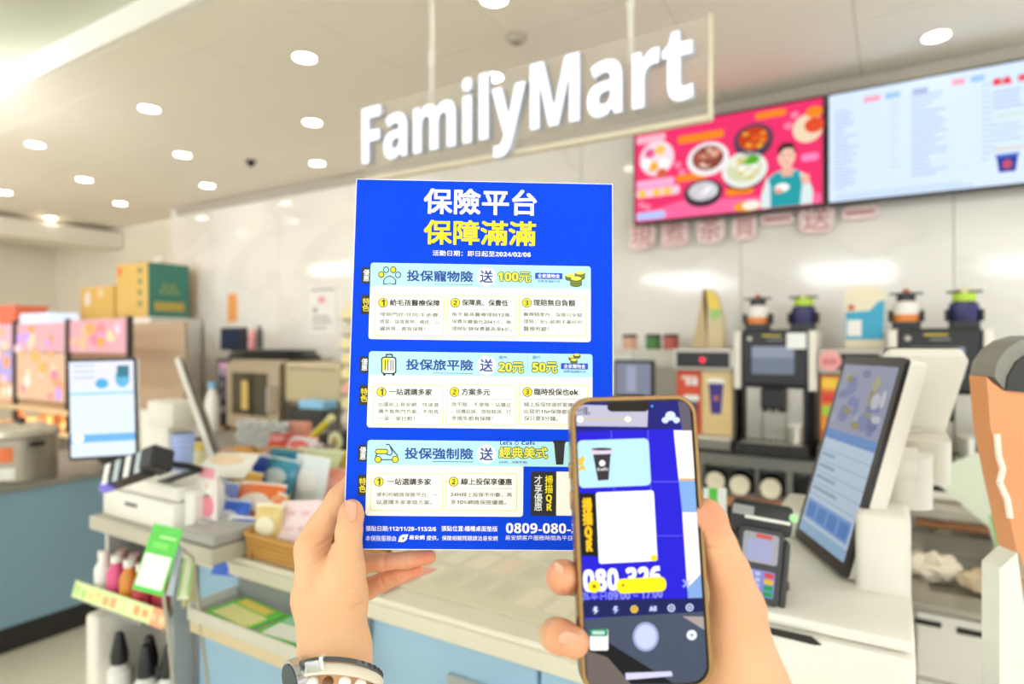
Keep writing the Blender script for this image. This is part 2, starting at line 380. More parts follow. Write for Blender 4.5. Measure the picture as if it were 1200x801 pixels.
# cup of curry at the right edge, rice ball at the bottom
AE(.92, .72, .07, .13, E_('#f0d8b8'), 2, 'food_picture'); AE(.95, .74, .045, .07, E_('#e8502c', .9), 3, 'food_picture'); AE(.95, .86, .04, .05, E_('#f08a20'), 2.5, 'food_picture')
AE(.63, .07, .07, .05, E_('#f4a028'), 2, 'food_picture'); AE(.65, .075, .045, .045, E_('#f6efe0'), 3, 'food_picture')
# man in a teal shirt
AP([(.70, .03), (.70, .16), (.725, .3), (.775, .36), (.86, .36), (.915, .3), (.945, .15), (.94, .03)], E_('#dfeff2', .9), 5, 'man_picture')
AP([(.745, .03), (.745, .22), (.735, .3), (.775, .355), (.8, .345), (.83, .32), (.855, .345), (.88, .35), (.895, .22), (.885, .03)], E_('#1fa6ae', .85), 6, 'man_picture')
AP([(.80, .3), (.80, .4), (.85, .4), (.85, .3), (.825, .31)], E_('#f0b8a0', .9), 6.5, 'man_picture')
AE(.822, .49, .042, .1, E_('#f6c4ae', .95), 7, 'man_picture'); AP([(.782, .5), (.78, .58), (.81, .62), (.85, .61), (.865, .54), (.862, .5), (.85, .56), (.81, .565)], E_('#3a2420', .6), 7.5, 'man_picture')
AE(.808, .5, .005, .008, E_('#3a2420', .5), 8, 'man_picture'); AE(.837, .5, .005, .008, E_('#3a2420', .5), 8, 'man_picture'); AP([(.81, .44), (.836, .44), (.823, .425)], E_('#c8505a', .8), 8, 'man_picture')
AE(.80, .205, .035, .04, E_('#ffffff'), 8, 'man_picture'); AE(.785, .18, .02, .025, E_('#f0a890'), 8.4, 'man_picture'); AE(.91, .26, .02, .05, E_('#f4b8a4'), 8, 'man_picture')
L_ = Panel(t2, frame((-W2/2, .0015, 0), (1, 0, 0), (0, 0, 1)), .0004)
L_.rect(.01, .012, W2-.01, H2-.012, E_('#d3e4fb', 1.0), 1, .01, name='picture')
rn = random.Random(3)
def lines(u0, u1, v0, v1, n, c, wmin=.4):
    for k in range(n):
        v = v1-(v1-v0)*(k+.5)/n; L_.rect(u0*W2, (v-.006)*H2, (u0+(u1-u0)*rn.uniform(wmin, 1))*W2, (v+.006)*H2, E_(c, .9), 2, name='menu_line')
lines(.035, .14, .12, .84, 22, '#a9c6f0'); lines(.355, .50, .16, .86, 20, '#a9c2ee'); lines(.62, .67, .22, .86, 14, '#b6cdf2'); lines(.27, .31, .25, .84, 12, '#c3d8f6'); lines(.04, .60, .03, .09, 2, '#b8d0f4', .9)
for a, b_, c, v in ((.16, .23, '#f7a8bc', .885), (.25, .31, '#9cc6f2', .885), (.51, .56, '#f7a8bc', .9), (.58, .63, '#9cc6f2', .9), (.36, .42, '#a8b4d8', .88)): L_.rect(a*W2, (v-.025)*H2, b_*W2, (v+.025)*H2, E_(c, .95), 2, name='menu_heading')
L_.text('新品', .66*W2, .80*H2, .725*W2, .89*H2, E_('#e8303c', .9), 3, .06, name='menu_heading'); L_.text('推薦', .745*W2, .80*H2, .81*W2, .89*H2, E_('#e8303c', .9), 3, .04, name='menu_heading')
lines(.66, .77, .62, .78, 4, '#9eb4e6', .8); lines(.67, .78, .54, .60, 1, '#bfe08c', .9); lines(.66, .77, .36, .52, 4, '#b4ccf4', .8); lines(.66, .77, .28, .33, 1, '#e0c04a', .9)
L_.poly([(.672*W2, .25*H2), (.748*W2, .25*H2), (.739*W2, .12*H2), (.681*W2, .12*H2)], E_('#1b3cae', .7), 3, 'cup_picture'); L_.rect(.668*W2, .24*H2, .752*W2, .265*H2, E_('#5c7ad8', .8), 3.5, name='cup_picture'); L_.poly(ell(.71*W2, .18*H2, .018, .02), E_('#c85a70', .8), 4, 'cup_picture')
# pink cut-out characters taped under the screens
rn = random.Random(5)
for i, (x, y, w_, h_, chn, lb) in enumerate([(753, 277, 31, 31, '現', 'leftmost, below the corner of the food advert'), (791, 273, 32, 34, '煮', 'second from the left'), (833, 268, 34, 34, '茶', 'third from the left'), (873, 265, 30, 34, '買', 'fourth, with a square box shape'),
        (911, 257, 40, 15, '一', 'flat stroke hanging below the advert'), (957, 256, 42, 36, '送', 'largest one, at the seam between the two screens'), (1008, 249, 44, 17, '一', 'flat stroke below the price list, rightmost')]):
    Y = 3.575; c = PY(x, y, Y); W_ = fX(x+w_/2, Y)-fX(x-w_/2, Y); H_ = fZ(x, y-h_/2, Y)-fZ(x, y+h_/2, Y)
    t = thing('paper_character', 'pink paper cut-out character on the wall, '+lb, 'paper cutout', (c.x, Y, c.z), 0, 'pink paper characters under the screens')
    flat = chn == '一'
    pts = [(W_/2*(1+rn.uniform(-.13, .05))*(1 if abs(math.cos(a)) < .75 or not flat else 1)*math.copysign(abs(math.cos(a))**.5, math.cos(a)), H_/2*(1+rn.uniform(-.13, .07))*math.copysign(abs(math.sin(a))**.5, math.sin(a))) for a in [2*math.pi*k/26 for k in range(26)]]
    B().prism(pts, 0, .012, M=FRONT).obj('backing', mat('#ffe2df', .7), t)
    p_ = Panel(t, front(0, -.012, 0), .0008)
    p_.text(chn, -W_*.38, -H_*.38 if not flat else -H_*.12, W_*.38, H_*.38 if not flat else H_*.12, mat('#c47c7c', .7), 1, .0, keep=False, name='character')
B().box(fX(975, 3.58), fX(1030, 3.58), 3.585, YW-.001, fZ(1000, 272, 3.58), fZ(1000, 262, 3.58)).obj('x', RIM) if False else None
# ================================================================ right half: back counter with coffee machines
ZB = .95; YB = 3.0
STL = mat('#b9b4a8', .28, .75, var=.05, scale=12); BLKP = mat('#17171a', .3, var=.03); WPL = mat('#e9e4d8', .45, var=.02); WPL2 = mat('#efeadf', .4, var=.015)
wood = mat('#c98f5e', .5, var=.14, scale=9); DARK = mat('#262422', .5, var=.05); CRE = mat('#eae0c8', .6, var=.03)
bc = thing('back_counter', 'long low back counter with wood edge under the coffee machines', 'counter', (-1.0, 3.28, 0))
B().box(-1.3, 2.6, -.26, .30, .1, .70, .004).obj('body', mat('#4b4640', .5, var=.05), bc)
B().box(-1.3, 2.6, -.30, .30, .70, .735, .004).obj('top_board', wood, bc); B().box(-1.3, 2.6, -.22, .28, 0, .1).obj('kickboard', DARK, bc)
for k in range(5):
    B().box(-1.28+.77*k, -1.28+.77*k+.75, -.275, -.26, .12, .68, .004).obj('door', mat('#2c2926', .4, var=.05), bc)
# rack of cup dispensers carrying the machines
rk = thing('cup_rack', 'grey metal rack of round cup dispensers under the coffee machines', 'cup dispenser', (-1.0, 3.28, .736))
B().box(-.5, 2.5, -.26, .28, .19, .212, .003).obj('shelf', DARK, rk)
B().box(-.5, 2.5, -.2, .26, 0, .19).obj('back_box', mat('#6f6a60', .4, .4, var=.06), rk)
xs = [fX(p, 3.0)+1.0 for p in (838, 868, 904, 945, 1040, 1108, 1160, 1235)]
pts = rk
b = B(); zc0 = .075
b.box(-.5, 2.5, -.255, -.235, 0.001, .018); b.box(-.5, 2.5, -.255, -.235, .135, .19)
prev = -.5
for x in xs: b.box(prev, x-.058, -.255, -.235, .018, .135); prev = x+.058
b.box(prev, 2.5, -.255, -.235, .018, .135)
b.obj('front_plate', STL, rk)
for i, x in enumerate(xs):
    t = bmesh.new(); o_ = ell(0, 0, .052, n=24); vs = [t.verts.new((x+a, -.256, zc0+c_)) for a, c_ in o_]; sq = rrect(-.06, -.066, .06, .066, .001, 5)
    B().lathe([(.052, -.022), (.058, -.02), (.058, 0), (.049, .002), (.049, -.022)], M=Matrix.Translation((x, -.245, zc0)) @ Matrix.Rotation(math.pi/2, 4, 'X')).obj('dispenser_ring', BLKP, rk, True); t.free()
    if i in (1, 2, 5, 7, 0):
        B().lathe([(.0, .0), (.036, .0), (.042, .05 if i else .02), (.044, .052 if i else .022), (.040, .05 if i else .02), (.001, .048 if i else .02)], M=Matrix.Translation((x, -.255, zc0-.012)) @ Matrix.Rotation(math.pi/2, 4, 'X')).obj('paper_cups', mat('#f3ead0', .6, var=.02), rk, True)
    else: B().cyl((x, -.2, zc0), (x, -.235, zc0), .048).obj('dispenser_hole', mat('#0c0b0a', .5), rk)
def hopper(px, kind, lab):
    x = fX(px, 3.15); w_ = .052
    t = thing('bean_hopper', lab, 'bean hopper', (x, 3.2, HZ), 0, 'bean hoppers on the coffee machines')
    B().prism(rrect(-w_, -w_, w_, w_, .012), 0, .03).obj('base', BLKP, t, True)
    if kind == 'white':
        B().lathe([(.048, .03), (.050, .055), (.050, .062)], seg=24).obj('orange_band', mat('#ee8f3e', .4), t, True)
        B().lathe([(.050, .062), (.050, .10), (.036, .118)], seg=24).obj('white_label', mat('#f4f0e8', .4), t, True)
        B().cyl((0, 0, .118), (0, 0, .152), .036).obj('neck', BLKP, t, True); B().ball((0, 0, .158), .018, 1).obj('lid_knob', mat('#b85a30', .4), t, True)
    else:
        B().lathe([(.050, .03), (.054, .06), (.053, .10), (.04, .112)], seg=24).obj('navy_body', mat('#25225c', .25), t, True)
        B().cyl((0, 0, .112), (0, 0, .145), .042).obj('lime_band', mat('#b6d838', .4), t, True); B().cyl((0, 0, .145), (0, 0, .165), .02, .03).obj('lid_knob', mat('#e8dcc0', .4), t, True)
    B().box(-.062, .062, -.02, .02, .148, .156, .003).obj('lid_flap', BLKP, t); B().box(-.066, -.05, -.03, .03, .03, .08, .004).obj('clip', DARK, t); B().box(.05, .066, -.03, .03, .03, .08, .004).obj('clip', DARK, t)
    return t
def coffee_machine(x0, x1, lab, note):
    W_ = x1-x0; t = thing('coffee_machine', lab, 'coffee machine', ((x0+x1)/2, 3.02, ZB)); h = W_/2; H_ = .555
    T = H_
    B().box(-h, h, .02, .34, 0, T-.25, .004).obj('body', BLKP, t)
    B().box(-h, h, -.0, .36, T-.255, T, .01, 2).obj('head', BLKP, t)
    for s_ in (-1, 1): B().box(s_*(h+.003) if s_ > 0 else -h-.035, s_*(h+.035) if s_ > 0 else -h-.003, -.01, .34, T-.27, T-.005, .006, 2).obj('side_panel', WPL, t)
    pn = Panel(t, front(0, -.0, 0), .001)
    pn.rect(-h+.045, T-.20, h-.055, T-.075, E_('#8c97ab', .55), 1, .004, 'display'); pn.rect(-h+.045, T-.125, h-.055, T-.075, E_('#a8b2c6', .6), 2, .004, 'display_bar')
    pn.poly(ell(-h+.035, T-.04, .011), mat('#b9b5aa', .3), 1, 'round_button'); pn.rect(-.05, T-.03, .03, T-.022, mat('#c8b43c', .4), 1, 0, 'lettering_strip'); pn.rect(-.03, T-.048, .04, T-.042, mat('#8a8a86', .4), 1, 0, 'lettering_strip')
    if note: B().box(h-.085, h-.005, -.006, -.003, T-.085, T-.015, .001).obj('paper_note', mat('#f2f5f2', .6), t)
    # brewing bay: steel back panels, spout, tray
    B().box(-h+.02, -.052, .005, .02, .06, T-.262, .002).obj('steel_panel', STL, t); B().box(.052, h-.02, .005, .02, .06, T-.262, .002).obj('steel_panel', STL, t); B().box(-.05, .05, .01, .02, .06, T-.37, .002).obj('steel_panel', STL, t)
    B().box(-.05, .05, -.05, .01, T-.355, T-.262, .008, 2).obj('spout_block', BLKP, t); B().cyl((-.015, -.03, T-.375), (-.015, -.03, T-.355), .007).obj('nozzle', STL, t); B().cyl((.015, -.03, T-.375), (.015, -.03, T-.355), .007).obj('nozzle', STL, t)
    B().box(-h-.01, h+.01, -.09, .02, 0, .05, .006, 2).obj('drip_tray', DARK, t); B().box(-h+.01, h-.01, -.08, 0, .05, .056, .001).obj('tray_grille', STL, t)
    for k in range(9): B().box(-h+.02+k*(2*h-.04)/9, -h+.026+k*(2*h-.04)/9, -.075, -.005, .056, .058).obj('grille_slat', DARK, t)
    B().cyl((h-.05, -.03, .058), (h-.05, -.03, .13), .028, .03, 16).obj('milk_jug', mat('#d8d4c8', .1, .6), t, True)
    return t
HZ = ZB+.556
m1 = coffee_machine(fX(868, YB), fX(946, YB), 'black coffee machine with large grey display and white note, left of the two', True)
m2 = coffee_machine(fX(1052, YB), fX(1152, YB)-.0, 'black coffee machine behind the right white terminal, right of the two', False)
hopper(886, 'white', 'white and orange bean hopper on the left coffee machine'); hopper(940, 'navy', 'navy bean hopper with lime band on the left coffee machine')
hopper(1062, 'white', 'white and orange bean hopper on the right coffee machine'); hopper(1131, 'navy', 'navy bean hopper with lime band on the right coffee machine')
def display_unit(x0, x1, lab, kind):
    W_ = x1-x0; h = W_/2; t = thing('advert_cabinet', lab, 'display cabinet', ((x0+x1)/2, 3.04, ZB)); T = .47
    B().box(-h, h, .03, .34, 0, T, .004).obj('body', mat('#8f8b82', .4, .4), t)
    b = B(); b.box(-h, h, -.02, .03, T-.02, T, .003); b.box(-h, h, -.02, .03, T-.105, T-.09, .003); b.box(-h, -h+.015, -.02, .03, T-.09, T-.02); b.box(h-.015, h, -.02, .03, T-.09, T-.02); b.obj('top_frame', STL, t)
    B().box(-h+.016, h-.016, -.012, .03, T-.09, T-.02).obj('control_strip', BLKP, t)
    B().cyl((0.01, -.022, T-.055), (.01, -.01, T-.055), .017).obj('led_surround', mat('#4a4a4a', .4), t); B().cyl((0.0, -.026, T-.055), (0, -.012, T-.055), .012).obj('red_light', mat('#ff2848', .3, emit=1.6), t)
    B().box(-h, h, -.06, .03, 0, .045, .004).obj('ledge', STL, t); B().box(-h+.005, h-.005, -.055, .02, .045, .055, .002).obj('ledge_cover', WPL, t)
    p_ = Panel(t, front(0, .024, 0), .001)
    if kind == 1:
        B().box(-h+.01, -.012, .0, .028, .06, T-.11, .002).obj('red_poster', mat('#d8512c', .4), t); B().box(-.008, h-.008, -.005, .028, .06, T-.11, .002).obj('tan_poster', mat('#dfc48c', .4, var=.12, scale=14), t)
        q_ = Panel(t, front(0, -.0055, 0), .001)
        q_.rect(.02, T-.165, .085, T-.14, mat('#f6ecd4', .5), 1, .004, 'poster_lettering'); q_.poly([(.025, .31), (.095, .31), (.083, .16), (.037, .16)], mat('#3c2a86', .4), 1.5, 'cup_picture'); q_.rect(.02, .305, .10, .325, mat('#f4efe6', .4), 2, .006, 'cup_lid_picture'); q_.poly(ell(.06, .235, .014), mat('#b06a6a', .4), 2.5, 'cup_badge_picture')
        q2 = Panel(t, front(0, -.0005, 0), .001); q2.rect(-.105, T-.15, -.03, T-.135, mat('#f4d8c8', .5), 1, 0, 'poster_lettering'); q2.text('熱拿', -.085, .285, -.025, .325, mat('#ffffff', .4), 1, .03, name='poster_lettering'); q2.rect(-.095, .215, -.02, .245, mat('#f1ece4', .4), 2, .01, 'cup_lid_picture'); q2.poly([(-.088, .215), (-.027, .215), (-.035, .09), (-.08, .09)], mat('#4a4058', .4), 1.5, 'cup_picture')
    else:
        B().box(-h+.006, h-.01, .0, .028, .06, T-.115, .002).obj('colour_poster', mat('#e08436', .4, var=.1), t)
        q_ = Panel(t, front(0, -.0005, 0), .001)
        for k, (z_, c) in enumerate(((.32, '#f4c83c'), (.26, '#d83c28'), (.20, '#a8cc40'), (.14, '#f0a030'), (.09, '#e84838'))): q_.rect(-h+.012, z_-.022, -h+.075, z_+.022, mat(c, .4), 1, .006, 'poster_picture')
        B().cyl((-h+.045, -.03, T-.05), (-h+.045, -.022, T-.05), .044, seg=24).obj('pink_badge', mat('#f0a8a8', .5), t); Panel(t, front(0, -.031, 0), .001).text('開關', -h+.018, T-.075, -h+.072, T-.035, mat('#c85858', .5), 1, 0, name='badge_lettering')
    return t
d1 = display_unit(fX(789, 3.02), fX(859, 3.02), 'grey cabinet with red and tan coffee posters, left of the coffee machine', 1)
d2 = display_unit(fX(959, 3.02), fX(1036, 3.02), 'grey cabinet with orange poster and pink badge between the two coffee machines', 2)
# paper sleeve on the left cabinet, blue and cream bag on the middle one
q = PY(829, 406, 3.15)
t = thing('paper_sleeve', 'tall folded kraft paper sleeve with yellow and green print on the left cabinet', 'paper bag', (q.x, 3.17, ZB+.471))
h_ = .29
B().prism([(-.075, 0), (.0, 0), (.0, h_-.01), (-.022, h_)], 0, .06, M=front(0, .04, 0)).obj('side_flap', mat('#cbb487', .6, var=.04), t)
B().prism([(-.0, 0), (.08, 0), (.072, .17), (.045, h_-.03), (.015, h_), (-.022, h_)], 0, .05, M=front(0, .03, 0)).obj('front_face', mat('#dccaa4', .6, var=.04), t)
pp = Panel(t, front(0, -.021, 0), .001); pp.poly([(-.01, h_-.006), (.02, h_-.01), (.048, h_-.04), (.066, .19), (.01, .19)], mat('#ecd25c', .5), 1, 'yellow_print'); pp.poly([(.012, .19), (.066, .19), (.07, .15), (.03, .135), (.014, .15)], mat('#a8cc7c', .5), 1, 'green_print')
q = PY(1013, 406, 3.15)
t = thing('paper_bag', 'cream paper bag with blue wave print on the middle cabinet', 'paper bag', (q.x, 3.17, ZB+.471))
B().prism([(-.075, 0), (.075, 0), (.08, .25), (.05, .27), (-.05, .272), (-.078, .25)], 0, .07, M=front(0, .035, 0)).obj('bag_body', mat('#efe4c8', .6, var=.03), t)
pp = Panel(t, front(0, -.036, 0), .001); pp.poly([(-.072, .04), (.072, .04), (.076, .21), (.05, .2), (.02, .165), (-.072, .16)], mat('#3da6cc', .5), 1, 'blue_print'); pp.rect(-.066, .055, -.01, .125, mat('#f4f2ec', .5), 2, .003, 'white_label')
pp.poly(ell(-.05, .18, .014), mat('#c86a4a', .5), 1, 'small_picture')
# small register screen and beige machine at the left end
q = PY(744, 460, 3.0)
t = thing('register_screen', 'small grey monitor with black bezel beside the flyer edge', 'monitor', (q.x, 3.0, ZB))
B().box(-.1, .1, -.03, .1, 0, .012, .004).obj('base', BLKP, t); B().box(-.012, .012, .02, .04, .01, .2).obj('stand', BLKP, t)
tt = .16; B().box(-.11, .1, -.01, .02, tt+.06, tt+.25, .008, 2).obj('bezel', BLKP, t); Panel(t, front(0, -.0105, 0), .001).rect(-.096, tt+.075, .086, tt+.235, E_('#9aa0b4', .6), 1, .004, 'display')
B().box(-.04, .01, -.012, -.01, tt+.09, tt+.22).obj('display_column', E_('#b4bcd8', .65), t)
q = PY(776, 470, 3.1)
t = thing('blender_machine', 'pale grey upright machine behind the small monitor', 'machine', (q.x-.01, 3.2, ZB))
B().box(-.2, .07, 0, .25, 0, .46, .012, 2).obj('body', mat('#cfccc0', .4, var=.03), t); B().box(-.19, .06, -.004, 0, .02, .2, .002).obj('front_door', mat('#c4c1b4', .4), t); B().box(-.04, .06, -.006, 0, .36, .42, .003).obj('panel', mat('#dddacf', .4), t)
for i, (px, c, l) in enumerate(((734, '#e8b49a', 'peach'), (762, '#4e8a4a', 'green'), (783, '#c8645a', 'red'))):
    q = PY(px, 400, 3.25)
    t = thing('tin', l+' tin with dark lid on the pale machine', 'tin', (q.x, 3.3, ZB+.461)); B().lathe([(.038, 0), (.04, .004), (.04, .06), (.037, .064)]).obj('can', mat(c, .4), t, True); B().lathe([(.041, .064), (.041, .078), (.03, .082)]).obj('lid', mat('#3a3632', .4), t, True)
# wood ledge and steel sink unit on the right
X0 = fX(1072, 2.2); X1 = fX(1178, 2.2)+.25
zt_ = fZ(1120, 716, 2.2)
t = thing('sink_cabinet', 'cream drawer cabinet with steel sink top behind the right terminal', 'cabinet', (X0, 2.2, 0))
wd = X1-X0
B().box(0, wd, .02, .68, .08, zt_-.012, .004).obj('body', WPL, t); B().box(0, wd, .05, .66, 0, .08).obj('kickboard', DARK, t)
b = B(); b.box(-.01, wd+.01, -.01, .12, zt_-.012, zt_+.008, .003); b.box(-.01, wd+.01, .62, .70, zt_-.012, zt_+.06, .003); b.box(-.01, .04, .12, .62, zt_-.012, zt_+.008); b.box(wd-.03, wd+.01, .12, .62, zt_-.012, zt_+.008); b.obj('sink_rim', STL, t)
b = B(); b.box(.04, wd-.03, .12, .62, zt_-.011, zt_-.008); b.obj('sink_bowl', mat('#8d8778', .35, .5), t)
for zz0, zz1 in ((zt_-.21, zt_-.02), (zt_-.42, zt_-.22), (zt_-.62, zt_-.43)):
    d = B().box(.005, wd/2-.003, 0, .02, zz0, zz1, .003).obj('drawer', WPL2, t); B().box(.0, .065, -.004, .002, zz1-.035, zz1-.02).obj('handle_slot', BLKP, d)
    d = B().box(wd/2+.003, wd-.005, 0, .02, zz0, zz1, .003).obj('drawer', WPL2, t); B().box(wd/2-.13, wd/2-.02, -.004, .002, zz1-.04, zz1-.024).obj('handle_slot', BLKP, d)
t = thing('steel_shelf', 'long steel shelf above the sink', 'shelf', (X0, 2.75, zt_+.16))
B().box(-.05, wd+.1, -.03, .13, 0, .03, .004).obj('shelf_board', mat('#cfc8b8', .25, .6), t); B().box(-.05, wd+.1, -.032, -.028, -.02, .012).obj('front_lip', STL, t)
for x in (0, wd+.05): B().box(x, x+.02, .09, .12, -.16+.065, 0).obj('bracket', STL, t)
t = thing('receipt_roll', 'white rolled paper lying on the steel shelf', 'paper roll', (X0+.12, 2.78, zt_+.208)); B().cyl((-.06, 0, 0), (.14, 0, .0), .016).obj('roll', mat('#f4f0e4', .6), t, True); B().cyl((.14, 0, 0), (.142, 0, 0), .008).obj('core', mat('#b09a78', .6), t)
# cloths and gloves in the sink
rn = random.Random(11)
def rag(name, lab, cat, x, y, z, r, c, sz=(1, .7, .35), sub=3, seed=1):
    t_ = bmesh.new(); bmesh.ops.create_icosphere(t_, subdivisions=sub, radius=r); r_ = random.Random(seed); ph_ = [r_.uniform(0, 6) for _ in range(9)]
    for v in t_.verts:
        n_ = v.co.normalized(); k = 1+.16*math.sin(n_.x*7+ph_[0])*math.sin(n_.y*6+ph_[1])+.1*math.sin(n_.x*15+ph_[2]+n_.z*9)+.07*math.sin(n_.y*19+ph_[3])
        v.co = Vector((n_.x*r*k*sz[0], n_.y*r*k*sz[1], max(0, n_.z*r*k*sz[2]+r*sz[2]*.9)))
    o = B()._add(t_).obj(name, mat(c, .7, var=.08), None, True); o.location = (x, y, z); return tag(o, lab, cat)
rag('cloth', 'crumpled cream cloth at the left of the sink', 'cloth', X0+.05, 2.48, zt_-.007, .075, '#e4d8c4', (1.1, .9, .6))
rag('rubber_glove', 'folded beige rubber glove in the middle of the sink', 'glove', X0+.20, 2.42, zt_-.007, .065, '#d8c4a4', (1.2, .7, .6), seed=3)
rag('cloth', 'purple and grey cloth in the sink', 'cloth', X0+.33, 2.40, zt_-.007, .055, '#8a7ad0', (1.1, .8, .6), seed=5)
q = PY(1150, 610, 2.6)
t = thing('paper_sheet', 'pale green printed sheet leaning over the sink beside the shelf', 'paper', (q.x, 2.6, zt_+.06))
t_ = B(); t_.prism([(-.16, .26), (.02, .36), (.1, .33), (.1, -.05), (.06, -.06), (.02, .1)], 0, .002, M=front(0, 0, 0)); t_.obj('sheet', mat('#dfe6cf', .6, var=.05), t); Panel(t, front(0, -.0022, 0), .001).poly([(.02, .14), (.06, .15), (.075, .02), (.055, -.03)], mat('#9cc478', .6), 1, 'green_print')
q = PY(1138, 532, 2.86); t = thing('green_lid', 'mint green plastic lid lying at the foot of the right coffee machine', 'lid', (q.x, 2.9, ZB)); B().lathe([(.07, 0), (.072, .01), (.06, .03), (.03, .042), (.001, .044)]).obj('dome', mat('#7fd8a4', .3), t, True); B().cyl((0, 0, .042), (0, 0, .05), .012).obj('knob', mat('#6cc892', .3), t)
# ================================================================ front counter (shared by both terminals)
ZF = .95; YF = .911
CT = mat('#e6dfcb', .35, var=.05, scale=12); BLUE = mat('#98bad0', .5, var=.03, scale=5); EDGE = mat('#dad3bd', .4, var=.04, scale=12)
xl = PY(228, 660, YF+.02).x; XR = .026
fc_ = thing('front_counter', 'front service counter with beige top and light blue front panels', 'counter', (0, YF, 0))
B().box(xl, XR, .0, .66, ZF-.012, ZF, .003).obj('counter_top', CT, fc_); B().box(xl, XR, -.002, .05, ZF-.045, ZF-.012, .003).obj('top_edge', EDGE, fc_)
B().box(xl+.02, XR, .04, .6, .08, ZF-.045).obj('carcass', mat('#7d98ab', .6), fc_); B().box(xl+.03, XR, .06, .6, 0, .08).obj('kickboard', DARK, fc_)
for k in range(3): B().box(xl+.01+.49*k, xl+.01+.49*k+.484, .02, .04, .08, ZF-.046, .003).obj('front_panel', BLUE, fc_)
B().box(xl-.0, xl+.022, .02, .6, .05, ZF-.045, .003).obj('end_panel', mat('#9a9c98', .5), fc_)
# clear counter mat with a faint printed grid
mx0, mx1 = PZ(470, 700, ZF).x-.1, -.27
t = thing('counter_mat', 'clear mat over faded price cards lying on the counter below the flyer', 'counter mat', ((mx0+mx1)/2, YF+.33, ZF+.0005)); mw = (mx1-mx0)/2
B().box(-mw, mw, -.27, .25, 0, .003, .001).obj('mat_sheet', mat('#e0d8be', .12, var=.04, scale=18), t)
mp = Panel(t, Matrix.Translation((0, 0, .003)), .0003)
rn = random.Random(2)
for i in range(9):
    for j in range(4):
        x = -mw+.04+i*(2*mw-.06)/9; y = -.22+j*.115
        mp.rect(x, y, x+(2*mw-.06)/9-.02, y+.09, mat(rn.choice(['#ebe4cc', '#d8d1b6', '#eee2ca', '#d6d0ba', '#ecd8bc']), .2, var=.06, scale=60), 1, .003, 'price_card')
for k in range(2):
    x = PZ(455+10*k, 690-9*k, ZF).x
    mp_ = None
a_ = PZ(440, 694, ZF); c_ = PZ(492, 672, ZF)
t = thing('leaflet', 'narrow pink and green leaflet on the counter behind the ring finger', 'leaflet', (a_.x, a_.y, ZF+.004), math.atan2(c_.y-a_.y, c_.x-a_.x))
B().box(0, (c_-a_).length+.03, -.02, .012, 0, .002).obj('sheet', mat('#f6a698', .5), t); B().box(0, (c_-a_).length+.06, .012, .03, 0, .0015).obj('green_edge', mat('#c4dcae', .5), t)
# white tray hooked on the counter front at the bottom
q = PY(530, 785, .86)
t = thing('leaflet_tray', 'white and grey wire tray under the counter edge at the bottom of the picture', 'tray', (q.x, .84, ZF-.16))
B().box(-.06, .22, -.1, .09, -.012, 0, .004).obj('tray_base', mat('#dfe2e2', .4), t); B().box(-.06, .22, -.104, -.098, 0, .03, .002).obj('front_lip', mat('#f2f3f2', .4), t); B().box(-.06, .22, .084, .09, 0, .05, .002).obj('back_lip', mat('#a8acac', .4, .4), t); B().ball((-.062, -.07, .02), .012, 2).obj('end_knob', mat('#f4f4f2', .3), t, True)
# ================================================================ right terminal
def pos(mir=False): pass
SCc = Vector((-.0753, 1.256, 1.2478)); SU = Vector((.4353, -.9002, .0107)); SV = Vector((.2331, .1266, .9642))
ps = thing('payment_terminal', 'large white checkout terminal with tilted touch screen on the right', 'checkout terminal', (.05, 1.2, ZF))
OFF = Matrix.Translation((-.05, -1.2, -ZF))
SM = OFF @ frame(SCc, SU, SV); BZ = mat('#22201f', .25, var=.02)
WH = mat('#eeeae0', .38, var=.012)
B().prism(rrect(-.1135, -.183, .1135, .183, .01), -.008, 0, M=SM).obj('bezel', BZ, ps, True)
B().prism(rrect(-.1135, -.183, .1135, .183, .012), -.034, -.008, M=SM).obj('screen_back', WH, ps, True)
sp = Panel(ps, SM, .0006)
sp.rect(-.099, -.162, .099, .166, E_('#c3d6ea', .62), 1, .003, 'display')
rn = random.Random(9)
cols = ['#8c94c8', '#b9bdd6', '#9a9c60', '#c0bca0', '#8890b8', '#d8dae6', '#a8a078', '#7c86b4']
sp.rect(-.099, .04, .099, .166, E_('#a9aecb', .5), 2, 0, 'display_picture')
for k in range(26):
    x = rn.uniform(-.085, .085); y = rn.uniform(.05, .155); sp.poly(ell(x, y, rn.uniform(.008, .02), rn.uniform(.006, .018), 12), E_(rn.choice(cols), .5), 2.4+k*.1, 'display_picture')
sp.rect(-.099, .022, .099, .04, E_('#6f9cdc', .55), 2, 0, 'display_bar')
for k in range(6): sp.rect(-.099, .0-.022*k, .099, .0-.022*k+.0012, E_('#8fb0d4', .5), 2, 0, 'display_line')
for k in range(4): sp.rect(-.09, -.012-.022*k, -.09+rn.uniform(.05, .14), -.006-.022*k, E_('#9db6cf', .55), 2, 0, 'display_line')
sp.rect(-.092, -.135, .092, -.098, E_('#7fa8e0', .6), 2, .002, 'display_button'); 
for k in range(4): sp.rect(-.085+.046*k, -.13, -.05+.046*k, -.104, E_('#5c8cd0', .6), 3, .002, 'display_button')
sp.rect(-.099, -.162, .099, -.142, E_('#9cc0de', .6), 2, 0, 'display_bar')
